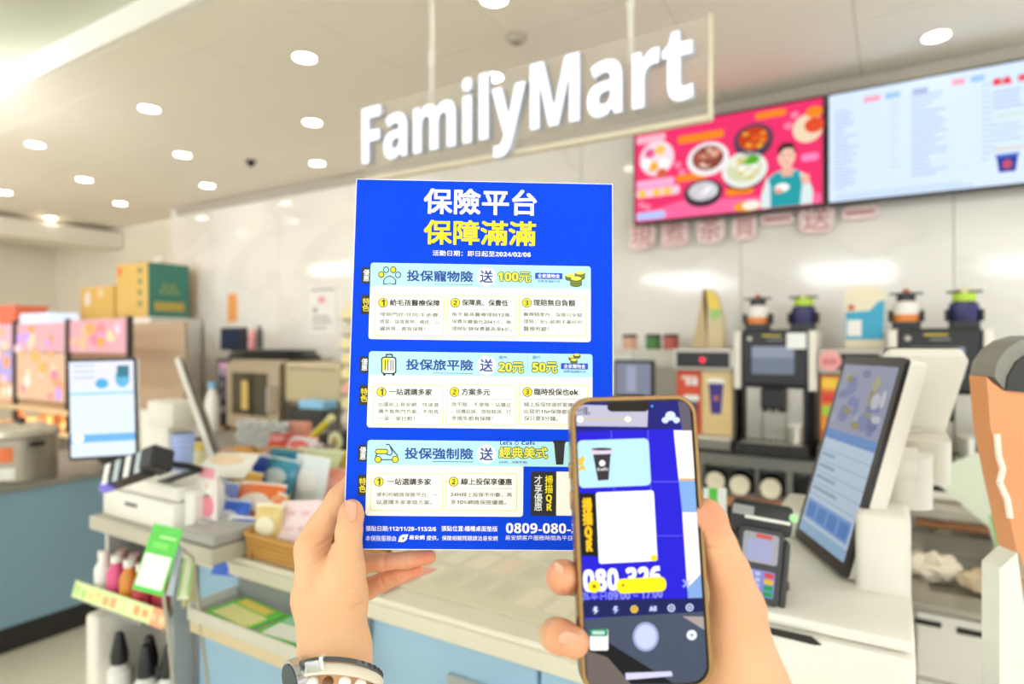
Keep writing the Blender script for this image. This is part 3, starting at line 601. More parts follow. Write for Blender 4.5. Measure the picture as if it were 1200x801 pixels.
# second screen, seen from behind
def Pl(px, py, d): return OFF @ P(px, py, d)
rR = PY(1137, 417, 1.35); ru = Vector((.95, .3, 0)).normalized(); rv = Vector((.0456, -.144, .22)).normalized()
rw = .064; rh_ = .17
RM = OFF @ frame(rR-ru*rw-rv*rh_, ru, rv)
B().prism(rrect(-rw, -rh_, rw, rh_, .014), -.022, 0, M=RM).obj('rear_screen_back', WH, ps, True)
B().prism(rrect(-rw+.002, -rh_+.002, rw-.002, rh_-.002, .012), -.03, -.0221, M=RM).obj('rear_bezel', BZ, ps, True)
B().box(-rw*.55, rw*.35, -rh_*.38, rh_*.02, 0, .012, .004, 2, M=RM).obj('cable_cover', mat('#e4dccb', .45), ps, True)
B().box(-rw*.5, rw*.5, -.014, -.008, .0, .014, .001, M=RM @ Matrix.Translation((0, -rh_*.5, 0))).obj('vent_slot', BLKP, ps)
# hinge head, column and base
def at_(px, py, Y): q_ = OFF @ PY(px, py, Y); return q_
hx0, hx1 = at_(1035, 530, 1.27).x, at_(1093, 530, 1.27).x
B().prism(rrect(hx0, .02, hx1, .17, .045, 8), at_(1060, 592, 1.25).z, at_(1060, 532, 1.25).z).obj('hinge_head', WH, ps, True)
B().prism(rrect(hx0+.03, .1, hx1+.03, .28, .03, 8), at_(1060, 565, 1.3).z, at_(1060, 516, 1.3).z).obj('rear_hinge_head', mat('#e6e0d2', .4, var=.01), ps, True)
B().cyl((hx0-.03, .05, at_(1045, 552, 1.2).z), (hx0+.05, .05, at_(1045, 552, 1.2).z), .034, seg=28).obj('hinge_pin', WH, ps, True)
cx0, cx1 = at_(1002, 650, 1.12).x, at_(1068, 650, 1.12).x
B().box(cx0, cx1, -.08, .12, .02, at_(1040, 590, 1.2).z, .012, 3).obj('column', WH, ps, True)
bx0 = at_(845, 760, .96).x; bx1 = at_(1068, 760, 1.12).x
ztop = at_(900, 712, 1.12).z
ztop = .114
t_base = B().box(bx0, cx1+.002, -.245, .32, 0, .093, .01, 2).obj('base_drawer', WH, ps, True)
B().box(bx0+.004, cx1+.001, -.240, .32, .095, ztop, .008, 2).obj('base_upper', WH, ps, True)
B().prism([(0, 0), (.06, 0), (.072, -.008), (.064, -.010), (.0, -.009)], 0, .003, M=Matrix.Translation((at_(898, 735, .96).x, -.2455, .094)) @ FRONT).obj('drawer_grip', BLKP, ps)
B().box(bx0+.02, bx0+.19, .14, .3, ztop, ztop+.055, .01, 2).obj('printer_block', mat('#dedccf', .45), ps, True)
B().box(cx0-.06, cx0-.012, .04, .1, ztop, ztop+.05, .008).obj('grey_recess', mat('#c8c4b0', .5), ps)
# card reader in front of it
crM = frame(P(891, 665, .93), Vector((.96, .20, -.10)), Vector((.10, .30, .92))) 
crM = crM @ Matrix.Scale(.80, 4)
cr = thing('card_reader', 'black handheld card reader with colour keys in a black holder', 'card reader', M=crM)
S_ = .93/1.30*1.0
B().prism(rrect(-.042, -.062, .036, .07, .01), -.022, 0).obj('body', mat('#1c1c1e', .3), cr, True)
B().prism(rrect(-.05, -.085, .05, .06, .014), -.05, -.022).obj('holder', mat('#2a2a2c', .45), cr, True); B().box(.036, .048, -.08, .055, -.03, -.004, .005, 2).obj('holder_side', mat('#333234', .4), cr, True)
B().box(-.06, .05, .062, .12, -.09, -.005, .01, 2).obj('printer_head', mat('#232325', .45), cr, True); B().box(-.035, .045, .085, .091, -.0045, -.002).obj('paper_slot', mat('#e8e8e0', .5), cr); B().box(-.058, -.02, .09, .108, -.004, -.002).obj('grey_label', mat('#9a9a9a', .5), cr)
B().ball((.05, .1, -.01), .009, 2).obj('status_light', mat('#b8f0a8', .3, emit=.8), cr, True); B().box(-.03, .02, -.11, -.085, -.05, -.03, .005).obj('foot', BLKP, cr)
kp = Panel(cr, I4, .0006)
kp.rect(-.034, .008, .028, .062, mat('#9a9aa6', .3), 1, .005, 'window'); kp.rect(-.027, .012, .018, .05, E_('#b3b8e0', .7), 2, .002, 'display'); kp.rect(-.012, .053, .016, .06, E_('#e85a5a', .7), 2, 0, 'display_bar')
kp.rect(-.036, -.05, .026, -.004, E_('#8f98e4', .7), 1, .003, 'key_field')
for i in range(3):
    for j in range(4): kp.rect(-.033+.0125*i, -.046+.0105*j, -.024+.0125*i, -.039+.0105*j, E_('#c3c9f4', .8), 2, .001, 'key')
for j, c in enumerate(('#18a05c', '#18a05c', '#f0c020', '#e84838')): kp.rect(.008, -.048+.0108*j, .024, -.039+.0108*j, E_(c, .75), 2, .001, 'key')
# supports so that nothing floats: reader arm down to the terminal base
t = thing('reader_arm', 'black arm under the card reader', 'stand', P(893, 700, 1.0)); t.location.z = ZF+.1145
B().cyl((0, 0, .0), (0, 0, .006), .04).obj('foot_plate', BLKP, t); B().cyl((0, 0, 0), (0, 0, P(893, 680, .98).z-ZF-.1145), .012).obj('post', BLKP, t, True)
# green and white coupon behind the thumb
q = P(838, 590, 1.2); t = thing('coupon', 'small green and white coupon standing behind the thumb tip', 'coupon', (q.x, q.y, q.z), YAW)
B().box(-.022, .022, 0, .002, -.03, .03).obj('card', mat('#f2f2ea', .5), t); B().box(-.012, .004, -.001, 0, -.03, .03).obj('green_stripe', mat('#58c848', .5), t); B().cyl((0, .003, -.2), (0, .003, 0), .003).obj('clip_rod', STL, t)
# copper and black promotional stand at the right edge
st = thing('promo_stand', 'tall copper orange bag-like stand with a rounded black hood at the right edge', 'promotional stand', P(1200, 700, .86)); base = P(1196, 700, .86)
st.location = (base.x, base.y, 0); st.rotation_euler = (0, 0, YAW)
def sl(px, py, d=.86): q_ = P(px, py, d)-Vector((base.x, base.y, 0)); c_, s_ = math.cos(-YAW), math.sin(-YAW); return (q_.x*c_-q_.y*s_, q_.z)
COP = mat('#e09a68', .45, .15, var=.12, scale=8, bump=.2)
B().prism([sl(1143, 440), sl(1150, 447), sl(1163, 456), sl(1194, 459), sl(1194, 692), sl(1186, 700), sl(1178, 640), sl(1160, 560), sl(1148, 500)], -.02, .012, M=FRONT @ Matrix.Scale(-1, 4, (0, 0, 1))).obj('copper_body', COP, st)
B().prism([sl(1194, 470), sl(1275, 470), sl(1275, 700), sl(1194, 697)], -.0, .012, M=FRONT @ Matrix.Scale(-1, 4, (0, 0, 1))).obj('green_side', mat('#2c6a52', .4, var=.2, scale=6), st)
for k, (y, c) in enumerate(((500, '#1a1a1a'), (560, '#2f9a6a'), (600, '#d8a030'), (650, '#3a9ad0'))): B().prism([sl(1196, y), sl(1240, y), sl(1240, y+26), sl(1196, y+26)], .0, .003, M=Matrix.Translation((0, 0, 0)) @ front(0, 0, 0)).obj('side_print', mat(c, .4), st)
hood = [sl(1152+0, 440), sl(1155, 425), sl(1165, 410), sl(1180, 399), sl(1200, 393), sl(1230, 393), sl(1275, 410), sl(1275, 468), sl(1194, 458), sl(1165, 456)]
B().prism([(x, z) for x, z in hood], -.02, .025, M=FRONT @ Matrix.Scale(-1, 4, (0, 0, 1))).obj('hood_rim', mat('#8b8880', .5), st)
B().prism([sl(1164, 456), sl(1166, 440), sl(1176, 423), sl(1190, 413), sl(1212, 406), sl(1276, 420), sl(1276, 469), sl(1194, 459)], 0, .023, M=front(0, 0, 0)).obj('hood', mat('#34322f', .5), st)
b = B(); ptsw = [(1151, 505), (1153, 530), (1158, 545), (1154, 560), (1163, 580), (1166, 600)]
for a, c in zip(ptsw, ptsw[1:]): x, z = sl(*a); x2, z2 = sl(*c); b.tube([(x, -.026, z), (x2, -.026, z2)], .004, 6)
b.obj('white_ribbon', mat('#f4ecdc', .5), st, True)
B().prism([sl(1158, 660), sl(1180, 640), sl(1200, 700), sl(1270, 705), (sl(1270, 790)[0], .02), (sl(1160, 790)[0], .02)], -.02, .012, M=FRONT @ Matrix.Scale(-1, 4, (0, 0, 1))).obj('white_foot', mat('#e6e6dc', .5), st)
B().box(-.04, .06, -.0, .03, 0, .05).obj('foot_block', mat('#dcdcd2', .5), st)
# ================================================================ phone
qa = [P(665, 463, .3770), P(812, 465, .3833), P(840, 808, .3627), P(685, 812, .3563)]
PO = sum(qa, Vector())/4; PM = frame(PO, qa[1]-qa[0]+qa[2]-qa[3], qa[0]-qa[3]+qa[1]-qa[2])
vt = (qa[0]-qa[3]+qa[1]-qa[2]).normalized()
PM = PM @ Matrix.Rotation(-.7*math.atan2(vt.dot(PM.col[0].to_3d()), vt.dot(PM.col[1].to_3d())), 4, 'Z')
PI = PM.inverted(); PN = PM.col[2].to_3d()
def ppt(px, py):
    r = ray(px, py); t = (PO-EYE).dot(PN)/r.dot(PN); q = PI @ (EYE+r*t); return (q.x, q.y)
ph = thing('phone', 'smartphone in gold bumper case showing a camera view of the flyer, held by right hand', 'phone', M=PM)
hw, hh = .0388, .0845
GOLD = mat('#a58150', .25, .85, var=.1, scale=60)
def ringmesh(o, i, z0, z1, bev=.0012):
    t = bmesh.new(); n = len(o)
    prof = ((o, z0+bev, 1), (o, z1-bev, 1), (o, z1, .5), (i, z1, 0), (i, z0, 0), (o, z0, .5))
    rings = []
    for base, z, k in prof:
        rr = []
        for a in range(n):
            x, y = base[a]
            if k == .5: x = x*.8+i[a][0]*.2; y = y*.8+i[a][1]*.2
            rr.append(t.verts.new((x, y, z)))
        rings.append(rr)
    for a in range(6):
        A, C = rings[a], rings[(a+1) % 6]
        for k in range(n): t.faces.new((A[k], A[(k+1) % n], C[(k+1) % n], C[k]))
    return t
b = B(); b._add(ringmesh(rrect(-hw, -hh, hw, hh, .0125, 8), rrect(-hw+.0024, -hh+.0024, hw-.0024, hh-.0024, .0105, 8), -.0115, .0008))
b.obj('bumper_case', GOLD, ph, True, label='gold metallic bumper frame')
B().prism(rrect(-hw+.0022, -hh+.0022, hw-.0022, hh-.0022, .0108, 8), -.0105, -.0009).obj('body', mat('#16161a', .3, var=.02), ph)
for y0, y1 in ((.036, .046), (.018, .029)):
    B().box(-hw-.0012, -hw+.0006, y0, y1, -.0075, -.0035, .0008, 2).obj('side_button', GOLD, ph, True)
B().box(-.012, .008, hh-.0002, hh+.0008, -.006, -.003, .0004).obj('top_slot', mat('#5a4020', .4, .5), ph)
def em(h, e=.9): return mat(h, .2, emit=e*.84)
SC = Panel(ph, Matrix.Translation((0, 0, -.0008)), .00006, ppt); SC.k = .36/735
def clipped(pts):   # keep the picture inside the rounded glass
    return pts
gx0, gy0, gx1, gy1 = -hw+.0035, -hh+.0035, hw-.0035, hh-.0035
B().prism(rrect(gx0, gy0, gx1, gy1, .0095, 8), -.00085, -.00078).obj('screen', em('#1c0cdc', .9), ph)
def SR(x0, y0, x1, y1, m, L=1, r=0, n='screen_picture', lb=None):
    a = ppt(x0, y0); c = ppt(x1, y1)
    X0, X1 = sorted((max(min(a[0], gx1), gx0), max(min(c[0], gx1), gx0))); Y0, Y1 = sorted((max(min(a[1], gy1), gy0), max(min(c[1], gy1), gy0)))
    z = -.0008+L*.00006; rr = r*SC.k
    B().prism(rrect(X0, Y0, X1, Y1, rr) if r else [(X0, Y0), (X1, Y0), (X1, Y1), (X0, Y1)], z-.00005, z).obj(n, m, ph, label=lb)
def SP(pts, m, L=1, n='screen_picture'): SC.poly(pts, m, L, n)
def clampP(pts):
    out = []
    for x, y in pts:
        q = ppt(x, y); out.append((max(min(q[0], gx1), gx0), max(min(q[1], gy1), gy0)))
    return out
def SQ(pts, m, L=1, n='screen_picture'):
    z = -.0008+L*.00006; B().prism(clampP(pts), z-.00005, z).obj(n, m, ph)
# top strip
B().prism(rrect(gx0, ppt(700, 505)[1], gx1, gy1, .0095, 8)[:18]+[(gx0, ppt(700, 505)[1]), (gx1, ppt(700, 505)[1])], -.0008, -.00074).obj('screen_picture', em('#1a1680', .8), ph)
SQ([(672, 484), (674, 478), (684, 474), (760, 476), (759, 500), (673, 499)], em('#c9c6de', .85), 2)
SQ([(672, 499), (760, 500), (759, 504), (672, 504)], em('#12108e', .7), 2)
SC.text('分鐘。', 676, 476, 692, 486, em('#6d6a80', .5), 3, .01, keep=False, name='screen_lettering')
SQ([(676, 490), (741, 490), (741, 491.5), (676, 491.5)], em('#d8cd8a', .9), 3)
SP(ell(680, 491, 3.5), em('#ffffff', 1.6), 4); SP(ell(736, 491, 3.5, 3), em('#fff3c8', 1.5), 4)
SQ([(712, 466), (761, 466), (760, 480), (757, 482), (716, 482), (712, 479)], em('#3a2c20', .35), 4.5, 'camera_notch')
SP(ell(764.5, 475.5, 1.3), em('#38b8d8', 1.), 5)
for x, y, r in ((786, 487, 6), (780, 492, 4), (793, 492, 4)): SP(ell(x, y, r, r*.9), em('#c8d4ff', 1.2), 5)
SQ([(795, 470), (812, 470), (815, 505), (800, 505)], em('#7d7484', .5), 2)
# flyer seen in the viewfinder
for x in (716, 759): SQ([(x, 504), (x+1.2, 504), (x+5, 578), (x+3.8, 578)], em('#5a55f0', .9), 1.5)
SQ([(765, 563.5), (800, 563.5), (800, 565), (765, 565)], em('#5a55f0', .9), 1.5); SQ([(770, 627), (803, 627), (803, 628.3), (770, 628.3)], em('#5a55f0', .9), 1.5)
SQ([(790, 504), (816, 504), (818, 563), (796, 563)], em('#fff2ea', 1.15), 2); SQ([(796, 560), (818, 560), (819, 563), (797, 563)], em('#e8b88c', .9), 2.5)
SQ([(796, 563), (818, 563), (822, 600), (800, 600)], em('#88b4ee', .9), 2); SQ([(800, 600), (822, 600), (827, 672), (806, 690)], em('#fbeff2', 1.1), 2)
SQ([(806, 688), (829, 672), (830, 700), (807, 704)], em('#86aee6', .9), 2)
SR(660, 516.5, 763.5, 568.5, em('#bfeafa', .95), 2, 6)
SC.text('式', 677.5, 534, 686, 552, em('#f5c400', .95), 3, .06, keep=False, name='screen_lettering')
SQ([(695, 531), (716, 531), (713.5, 562), (701, 563)], em('#453b44', .55), 3, 'cup_picture'); SR(692.5, 525.5, 718, 531.5, em('#e8dcf0', .85), 3.5, 2, 'cup_lid_picture')
SP(ell(705.5, 526, 12, 1.6), em('#5a3a40', .6), 4); SP(ell(706, 542.5, 3.6), em('#ffffff', .95), 4); SC.text('Café', 700, 548, 713, 551, em('#ffffff', .8), 4, .01, keep=False, name='screen_lettering')
SQ([(665, 578), (700, 578), (703, 652), (665, 652)], em('#0a0a0a', .5), 2.5)
SC.text('掃描QR', 682, 583, 696.5, 646, em('#ffc400', 1.), 4, .05, True, keep=False, name='screen_lettering')
for k, yy in enumerate((587, 601, 611, 620, 628, 637)): SP(ell(676+k*.35, yy, 2, 2.4), em('#b8b8c0', .8), 4)
SR(698.5, 577, 771, 657, em('#ffffff', 1.1), 3, 3, lb='blank white card in the viewfinder')
SP(ell(766.5, 653.5, 4.2, 3.8), em('#ffdc00', 1.), 4)
SC.text('080-326', 683, 667.5, 776, 689, em('#ffffff', 1.05), 3, .03, keep=False, name='screen_lettering')
SR(722.5, 678.5, 781.5, 692.5, em('#ffea00', 1.05), 5, 7); SP(ell(696.5, 687, 7.2), em('#ffea00', 1.05), 5); SP(ell(730.5, 685.5, 1.6), em('#8a7000', .6), 6)
SP(ell(696.5, 687, 2.2), em('#a08000', .6), 6)
SC.text('為平日09:00 ~ 17:00', 681, 693.5, 777, 701, em('#9aa0ff', .9), 3, .0, keep=False, name='screen_lettering')
for a in (0, math.pi/2): SP([(805+6*math.cos(a+s_)*1, 683.5+6*math.sin(a+s_)) for s_ in (.6, .95, 3.75, 4.1)], em('#a8b8ff', .9), 5)
# camera controls
SQ([(670, 704), (832, 700), (834, 722), (672, 724)], em('#10186a', .55), 4)
CTL = em('#5c6478', .6)
z = -.0008+4.2*.00006
yb = ppt(750, 721)[1]
B().prism([(gx1, yb), (gx0, yb)]+[q for q in rrect(gx0, gy0, gx1, gy1, .0095, 8) if q[1] < 0], z-.00005, z).obj('camera_bar', em('#56627a', .55), ph)
SQ([(684, 748), (712, 752), (790, 803), (684, 803)], em('#14151b', .3), 5)
SQ([(684, 762), (712, 770), (742, 806), (684, 806)], em('#8a7d76', .5), 5.5)
SQ([(800, 722), (834, 722), (836, 740), (826, 738)], em('#c0b2ae', .7), 5)
for x, h in ((698, '#d8e4ff'), (721.5, '#c0ccff'), (743.5, '#ffd34a'), (765.5, '#d8e0ff'), (787, '#e0e8ff'), (808.5, '#e0e8ff')):
    y = 715-(x-698)*.03
    SP(ell(x, y, 5.5), em('#28348c', .6), 6)
    if x in (743.5, 787, 808.5): SP(ell(x, y, 4.4), em(h, .95), 6.5); SP(ell(x, y, 3), em('#39459a' if x != 743.5 else '#c79b20', .7), 7); SP(ell(x, y, 1.3), em(h, 1.), 7.5)
    elif x == 765.5: SC.text('AE', x-4.5, y-2.5, x+4.5, y+2.5, em(h, 1.), 7, .03, keep=False, name='screen_lettering')
    else: SP([(x-1, y-4.5), (x+2.5, y-4), (x+1, y-.5), (x+3.4, y), (x-1.5, y+5), (x-.5, y+.8), (x-3, y+.5)], em(h, 1.), 7)
SP(rrect(691.5, 737, 713, 762, 2), em('#ffffff', 1.), 6.5); SP(rrect(691.2, 737, 712.3, 745.5, 2), em('#1c9a6a', .8), 7); SP(rrect(694, 739, 709, 743.5, 1), em('#bfe8d8', .9), 7.5)
SP(ell(757, 746, 15.2, 17.2, 32), em('#a8b4e0', .8), 6); SP(ell(757, 746, 12.2, 14, 32), em('#ccd2ff', .95), 6.5)
SP(ell(811, 744, 6), em('#e8f0ff', 1.), 6.5); SP(ell(811, 744, 1.5), em('#5a6070', .6), 7); 
SP([(733, 788.5), (787, 786.5), (788.5, 792), (734, 796.5)], em('#dcdcff', .9), 7)
# ================================================================ left half
rn = random.Random(21)
# beige hot-food counter with blue side (runs away from the viewer)
XL = -3.5
t = thing('side_counter', 'blue grey side counter with dark kickboard at the left edge', 'counter', (XL-.35, 1.75, 0))
zt1 = .79
B().box(-.45, .33, -1.15, 1.15, .13, zt1-.035, .003).obj('carcass', mat('#7f9aa8', .55), t); B().box(-.45, .31, -1.13, 1.13, 0, .13).obj('kickboard', mat('#2b2927', .5), t)
for k in range(2): B().box(.33, .35, -1.15+1.15*k+.003, 1.15*k-.003, .13, zt1-.036, .003).obj('side_panel', mat('#84a6b8', .5, var=.03, scale=4), t)
B().box(-.47, .37, -1.16, 1.16, zt1-.035, zt1, .004).obj('counter_top', mat('#8d8a80', .35, var=.05), t)
def on(px, py, X, z): q_ = PX(px, py, X); return q_
# steamer pot
q = PZ(22, 577, zt1); 
t = thing('steamer_pot', 'large steel steamer pot with red and yellow label on the side counter', 'pot', (-3.62, 1.36, zt1+.001))
B().lathe([(.14, 0), (.148, .01), (.148, .2), (.155, .21), (.155, .22)], seg=32).obj('pot_body', mat('#aaa294', .3, .6, var=.05), t, True)
B().lathe([(.156, .22), (.15, .24), (.09, .265), (.001, .27)], seg=32).obj('lid', mat('#bdb6a6', .25, .6), t, True); B().cyl((0, 0, .268), (0, 0, .295), .018).obj('lid_knob', BLKP, t); B().box(.15, .18, -.03, .03, .17, .19, .004).obj('handle', BLKP, t)
for nm, z0, z1, c, a0 in (('label', .10, .17, '#e8763c', -1.2), ('white_label', .02, .075, '#eceae0', -1.15)):
    t_ = bmesh.new(); vs = []
    for k in range(9): a = a0+k*.08; vs.append((t_.verts.new((.1495*math.cos(a), .1495*math.sin(a), z0)), t_.verts.new((.1495*math.cos(a), .1495*math.sin(a), z1))))
    for a, b_ in zip(vs, vs[1:]): t_.faces.new((a[0], b_[0], b_[1], a[1]))
    B()._add(t_).obj(nm, mat(c, .5, var=.2, scale=40), t)
t = thing('bowl', 'shallow dark bowl of packets on the side counter behind the screen', 'bowl', (-3.55, 1.78, zt1+.001)); B().lathe([(.06, 0), (.1, .03), (.125, .07), (.118, .072), (.09, .04), (.01, .02)], seg=28).obj('bowl_body', mat('#4a4640', .35, .3), t, True)
for k in range(6): B().box(-.05, .05, -.008, .008, 0, .05, .004, M=Matrix.Translation((rn.uniform(-.04, .04), rn.uniform(-.05, .05), .045)) @ Matrix.Rotation(rn.uniform(0, 3), 4, 'Z')).obj('packet', mat(['#e8c23c', '#5a9ad8', '#e86a5a', '#f0ece0', '#e8c23c', '#70b8e0'][k], .5), t)
# food display rack with glowing posters behind
YD = 2.5
t = thing('hot_food_rack', 'warm lit food display rack with colourful panels and wooden shelves, far left', 'display rack', (fX(60, YD), YD, 0))
rx0 = fX(-10, YD)-fX(60, YD); rx1 = fX(152, YD)-fX(60, YD)
def dz(py, px=60): return fZ(px, py, YD)
B().box(rx0, rx1, .05, .45, .1, dz(505), .004).obj('cabinet', mat('#6a6258', .5), t)
B().box(rx0, rx1, .42, .45, dz(505), dz(378)).obj('back', mat('#b8a488', .6), t)
for py0 in (503, 478): B().box(rx0, rx1, -.03, .42, dz(py0+6), dz(py0), .003).obj('wood_shelf', mat('#e8c79a', .5, var=.08), t)
for px in (18, 80, 152): x = fX(px, YD)-fX(60, YD); B().box(x-.012, x+.012, -.02, .02, dz(505), dz(374)).obj('post', mat('#3a332e', .5), t)
pn = Panel(t, front(0, -.0, 0), .002)
cols = ['#f49a78', '#f7b890', '#ef7ca0', '#f6c9d8', '#f2a05c', '#fbe2d0', '#f08a8a', '#ffd0a8', '#c8a0e8', '#f8b060']
def rp_(px0, py0, px1, py1, c, L, e=.85): pn.rect(fX(px0, YD)-fX(60, YD), dz(py1), fX(px1, YD)-fX(60, YD), dz(py0), E_(c, e), L, .01, 'lit_picture')
for (a, b_, c_, d_, c) in ((-8, 378, 16, 410, '#f8c4d4'), (20, 378, 78, 412, '#f8bcc4'), (82, 376, 150, 412, '#f8b8c0'), (-8, 412, 16, 450, '#c8b8f0'), (20, 414, 78, 470, '#fbcca8'), (-8, 452, 16, 476, '#fcc49c')): rp_(a, b_, c_, d_, c, 1)
for k in range(60):
    x = rn.choice([rn.uniform(-4, 12), rn.uniform(24, 72), rn.uniform(24, 72), rn.uniform(88, 142)]); y = rn.uniform(384, 466) if x < 78 else rn.uniform(382, 406)
    qx = fX(x, YD)-fX(60, YD); pn.poly(ell(qx, dz(y), rn.uniform(.03, .075), rn.uniform(.02, .06), 14), E_(rn.choice(cols), 1.15), 2+k*.2, 'lit_picture')
B().box(rx0+.05, rx1-.05, .25, .3, dz(478)-.05, dz(478)-.03).obj('warm_lamp', mat('#ffd9a0', .3, emit=14), t)
B().box(fX(26, YD)-fX(60, YD), fX(62, YD)-fX(60, YD), -.02, .2, dz(378), dz(366), .006).obj('light_box', E_('#dfeaff', 1.1), t)
for k, px in enumerate((6, 34, 52, 68)):
    B().ball((fX(px, YD)-fX(60, YD), .1, dz(495)), .06, 2, (1, .7, .8)).obj('food_item', mat(['#e8a870', '#f0c090', '#c88850', '#e0b080'][k], .5, var=.15), t, True)
# orange basket on the rack
q = PY(14, 384, 2.62); t = thing('basket', 'orange red plastic basket on top of the food rack', 'basket', (q.x, 2.7, dz(378)+.002)); b = B()
B().prism(rrect(-.16, -.13, .16, .13, .03), 0, .01).obj('basket_base', mat('#d8664a', .5), t)
t_ = bmesh.new(); o1 = rrect(-.16, -.13, .16, .13, .03); o2 = rrect(-.19, -.15, .19, .15, .035); r1 = [t_.verts.new((x, y, 0)) for x, y in o1]; r2 = [t_.verts.new((x, y, .17)) for x, y in o2]
for k in range(len(r1)): t_.faces.new((r1[k], r1[(k+1) % len(r1)], r2[(k+1) % len(r1)], r2[k]))
o_ = B()._add(t_).obj('basket_wall', mat('#ea7a5c', .5), t); o_.modifiers.new('th', 'SOLIDIFY').thickness = .005
t_ = B(); t_._add(ringmesh(rrect(-.2, -.16, .2, .16, .04, 5), rrect(-.185, -.145, .185, .145, .033, 5), .165, .18, .003)); t_.obj('rim', mat('#f08a6c', .5), t)
# tall grey cabinet with cartons on top
XF = -5.65; fy0, fy1 = 3.085, 3.57; fz = PX(175, 371, XF).z
fxl = PY(100, 400, fy0).x
t = thing('tall_cabinet', 'tall grey steel cabinet with pale front carrying cardboard cartons', 'cabinet', (XF, fy0, 0))
wd2 = XF-fxl
B().box(-wd2, 0, .01, fy1-fy0, .08, fz, .006).obj('body', mat('#dcdad4', .6, var=.03, scale=3), t); B().box(-wd2+.02, -.02, .03, fy1-fy0-.02, 0, .08).obj('plinth', DARK, t)
for k in range(2): B().box(-wd2+wd2/2*k+.004, -wd2+wd2/2*(k+1)-.004, -.012, .009, .1, fz-.02, .003).obj('door', mat('#fbf6e8', .5), t)
B().box(-.2, -.18, -.03, -.012, 1.0, 1.2, .004).obj('door_handle', STL, t); B().box(-wd2+.04, -.5, -.02, -.01, fz-.06, fz-.005).obj('green_strip', mat('#4cb45a', .5), t)
zz = fz+.002
c1 = PY(135, 370, 3.12)
def carton(name, lab, x0, x1, y0, y1, z0, h, c, side=None):
    t = thing(name, lab, 'box', ((x0+x1)/2, (y0+y1)/2, z0)); hx = (x1-x0)/2; hy = (y1-y0)/2
    B().box(-hx, hx, -hy, hy, 0, h, .006).obj('carton', mat(c, .7, var=.05, scale=8), t)
    B().box(-hx*.98, hx*.98, -.025, .025, h, h+.002).obj('tape', mat('#d8b878', .4), t)
    return t, hx, hy
gx1 = PX(220, 340, -5.67).x; gy0 = PX(173, 340, -5.72).y; gy1 = PX(222, 340, -5.72).y
gx0 = PY(136, 340, gy0).x; gh = PX(173, 306, -5.72).z-zz
t, hx, hy = carton('carton', 'large yellow carton with dark green printed side on the tall cabinet', gx0, -5.72, gy0, min(gy1, 3.59), zz, gh, '#dcb867')
B().box(hx, hx+.002, -hy+.004, hy-.004, .004, gh-.004).obj('green_side', mat('#3e8272', .6, var=.04), t)
sp_ = Panel(t, frame((hx+.0022, 0, 0), (0, 1, 0), (0, 0, 1)), .0008)
sp_.text('品', -.09, gh*.42, .09, gh*.62, mat('#8aa060', .6), 1, .02, keep=False, name='lettering'); sp_.rect(-hy*.7, gh*.12, hy*.75, gh*.28, mat('#c0a850', .6), 1, 0, 'lettering_strip')
fp_ = Panel(t, front(0, -hy-.0005, 0), .0008)
for k in range(4): fp_.rect(hx-.16, gh*(.2+.2*k), hx-.09, gh*(.3+.2*k), mat('#7d8a5e', .6), 1, 0, 'print_mark')
fp_.rect(-hx+.02, gh*.8, -hx+.1, gh*.95, mat('#e8704a', .6), 1, 0, 'red_mark'); B().ball((hx*.4, 0, gh+.04), .05, 2, (1, 1, .8)).obj('plastic_bag', mat('#f6f4f0', .4), t, True)
t, hx, hy = carton('carton', 'small yellow carton with rounded bag beside the green-sided carton', PY(94, 350, 3.13).x, PY(133, 350, 3.13).x, 3.13, 3.5, zz, PY(110, 336, 3.13).z-zz, '#dfb862')
B().ball((-hx*.5, -hy-.006, .2), .06, 2, (1, .12, 1.3)).obj('white_sticker', mat('#f4ecdc', .4), t, True)
B().ball((hx*.3, -hy-.006, .25), .05, 2, (1, .12, 1.)).obj('pale_sticker', mat('#f0dca8', .4), t, True)
# left back counter with ovens
LZ = .735
t = thing('back_counter', 'low counter along the marble wall under the oven and microwave', 'counter', (-3.4, 3.28, 0))
B().box(-2.1, 1.08, -.26, .30, .1, .70, .004).obj('body', mat('#6d655a', .5), t); B().box(-2.1, 1.08, -.30, .30, .70, .735, .004).obj('top_board', wood, t); B().box(-2.1, 1.08, -.22, .28, 0, .1).obj('kickboard', DARK, t)
for k in range(4): B().box(-2.08+.79*k, -2.08+.79*k+.77, -.275, -.26, .12, .68, .004).obj('door', mat('#51493f', .4), t)
YO = 3.05
ox0, ox1 = fX(254, YO), fX(330, YO); oz1 = fZ(290, 421, YO); oz0 = LZ+.001
t = thing('convection_oven', 'tall stainless convection oven with glass door against the marble wall', 'oven', ((ox0+ox1)/2, YO, oz0)); hx = (ox1-ox0)/2; oh = oz1-oz0; OV = mat('#b5a68e', .3, .6, var=.06)
for x in (-hx+.05, hx-.05):
    for y in (.06, .42): B().cyl((x, y, 0), (x, y, .05), .02).obj('foot', BLKP, t)
B().box(-hx, hx, .02, .5, .05, oh, .008, 2).obj('body', OV, t)
B().box(-hx, -hx+.16, 0, .02, .05, oh, .003).obj('control_column', mat('#3c3b48', .35), t)
B().box(-hx+.165, hx, -.03, .02, .06, oh-.02, .006, 2).obj('door', OV, t); B().box(-hx+.24, hx-.12, -.034, -.029, .16, oh-.1, .003).obj('glass', mat('#4a4232', .08, .2, var=.2, scale=4), t)
B().box(-hx+.36, -hx+.44, -.036, -.033, .2, oh-.16).obj('painted_inner_glow', mat('#c8a860', .3), t); B().cyl((hx-.06, -.07, .2), (hx-.06, -.07, oh-.2), .014).obj('handle', STL, t, True)  # tan strip on the door glass: inner glow put into plain colour
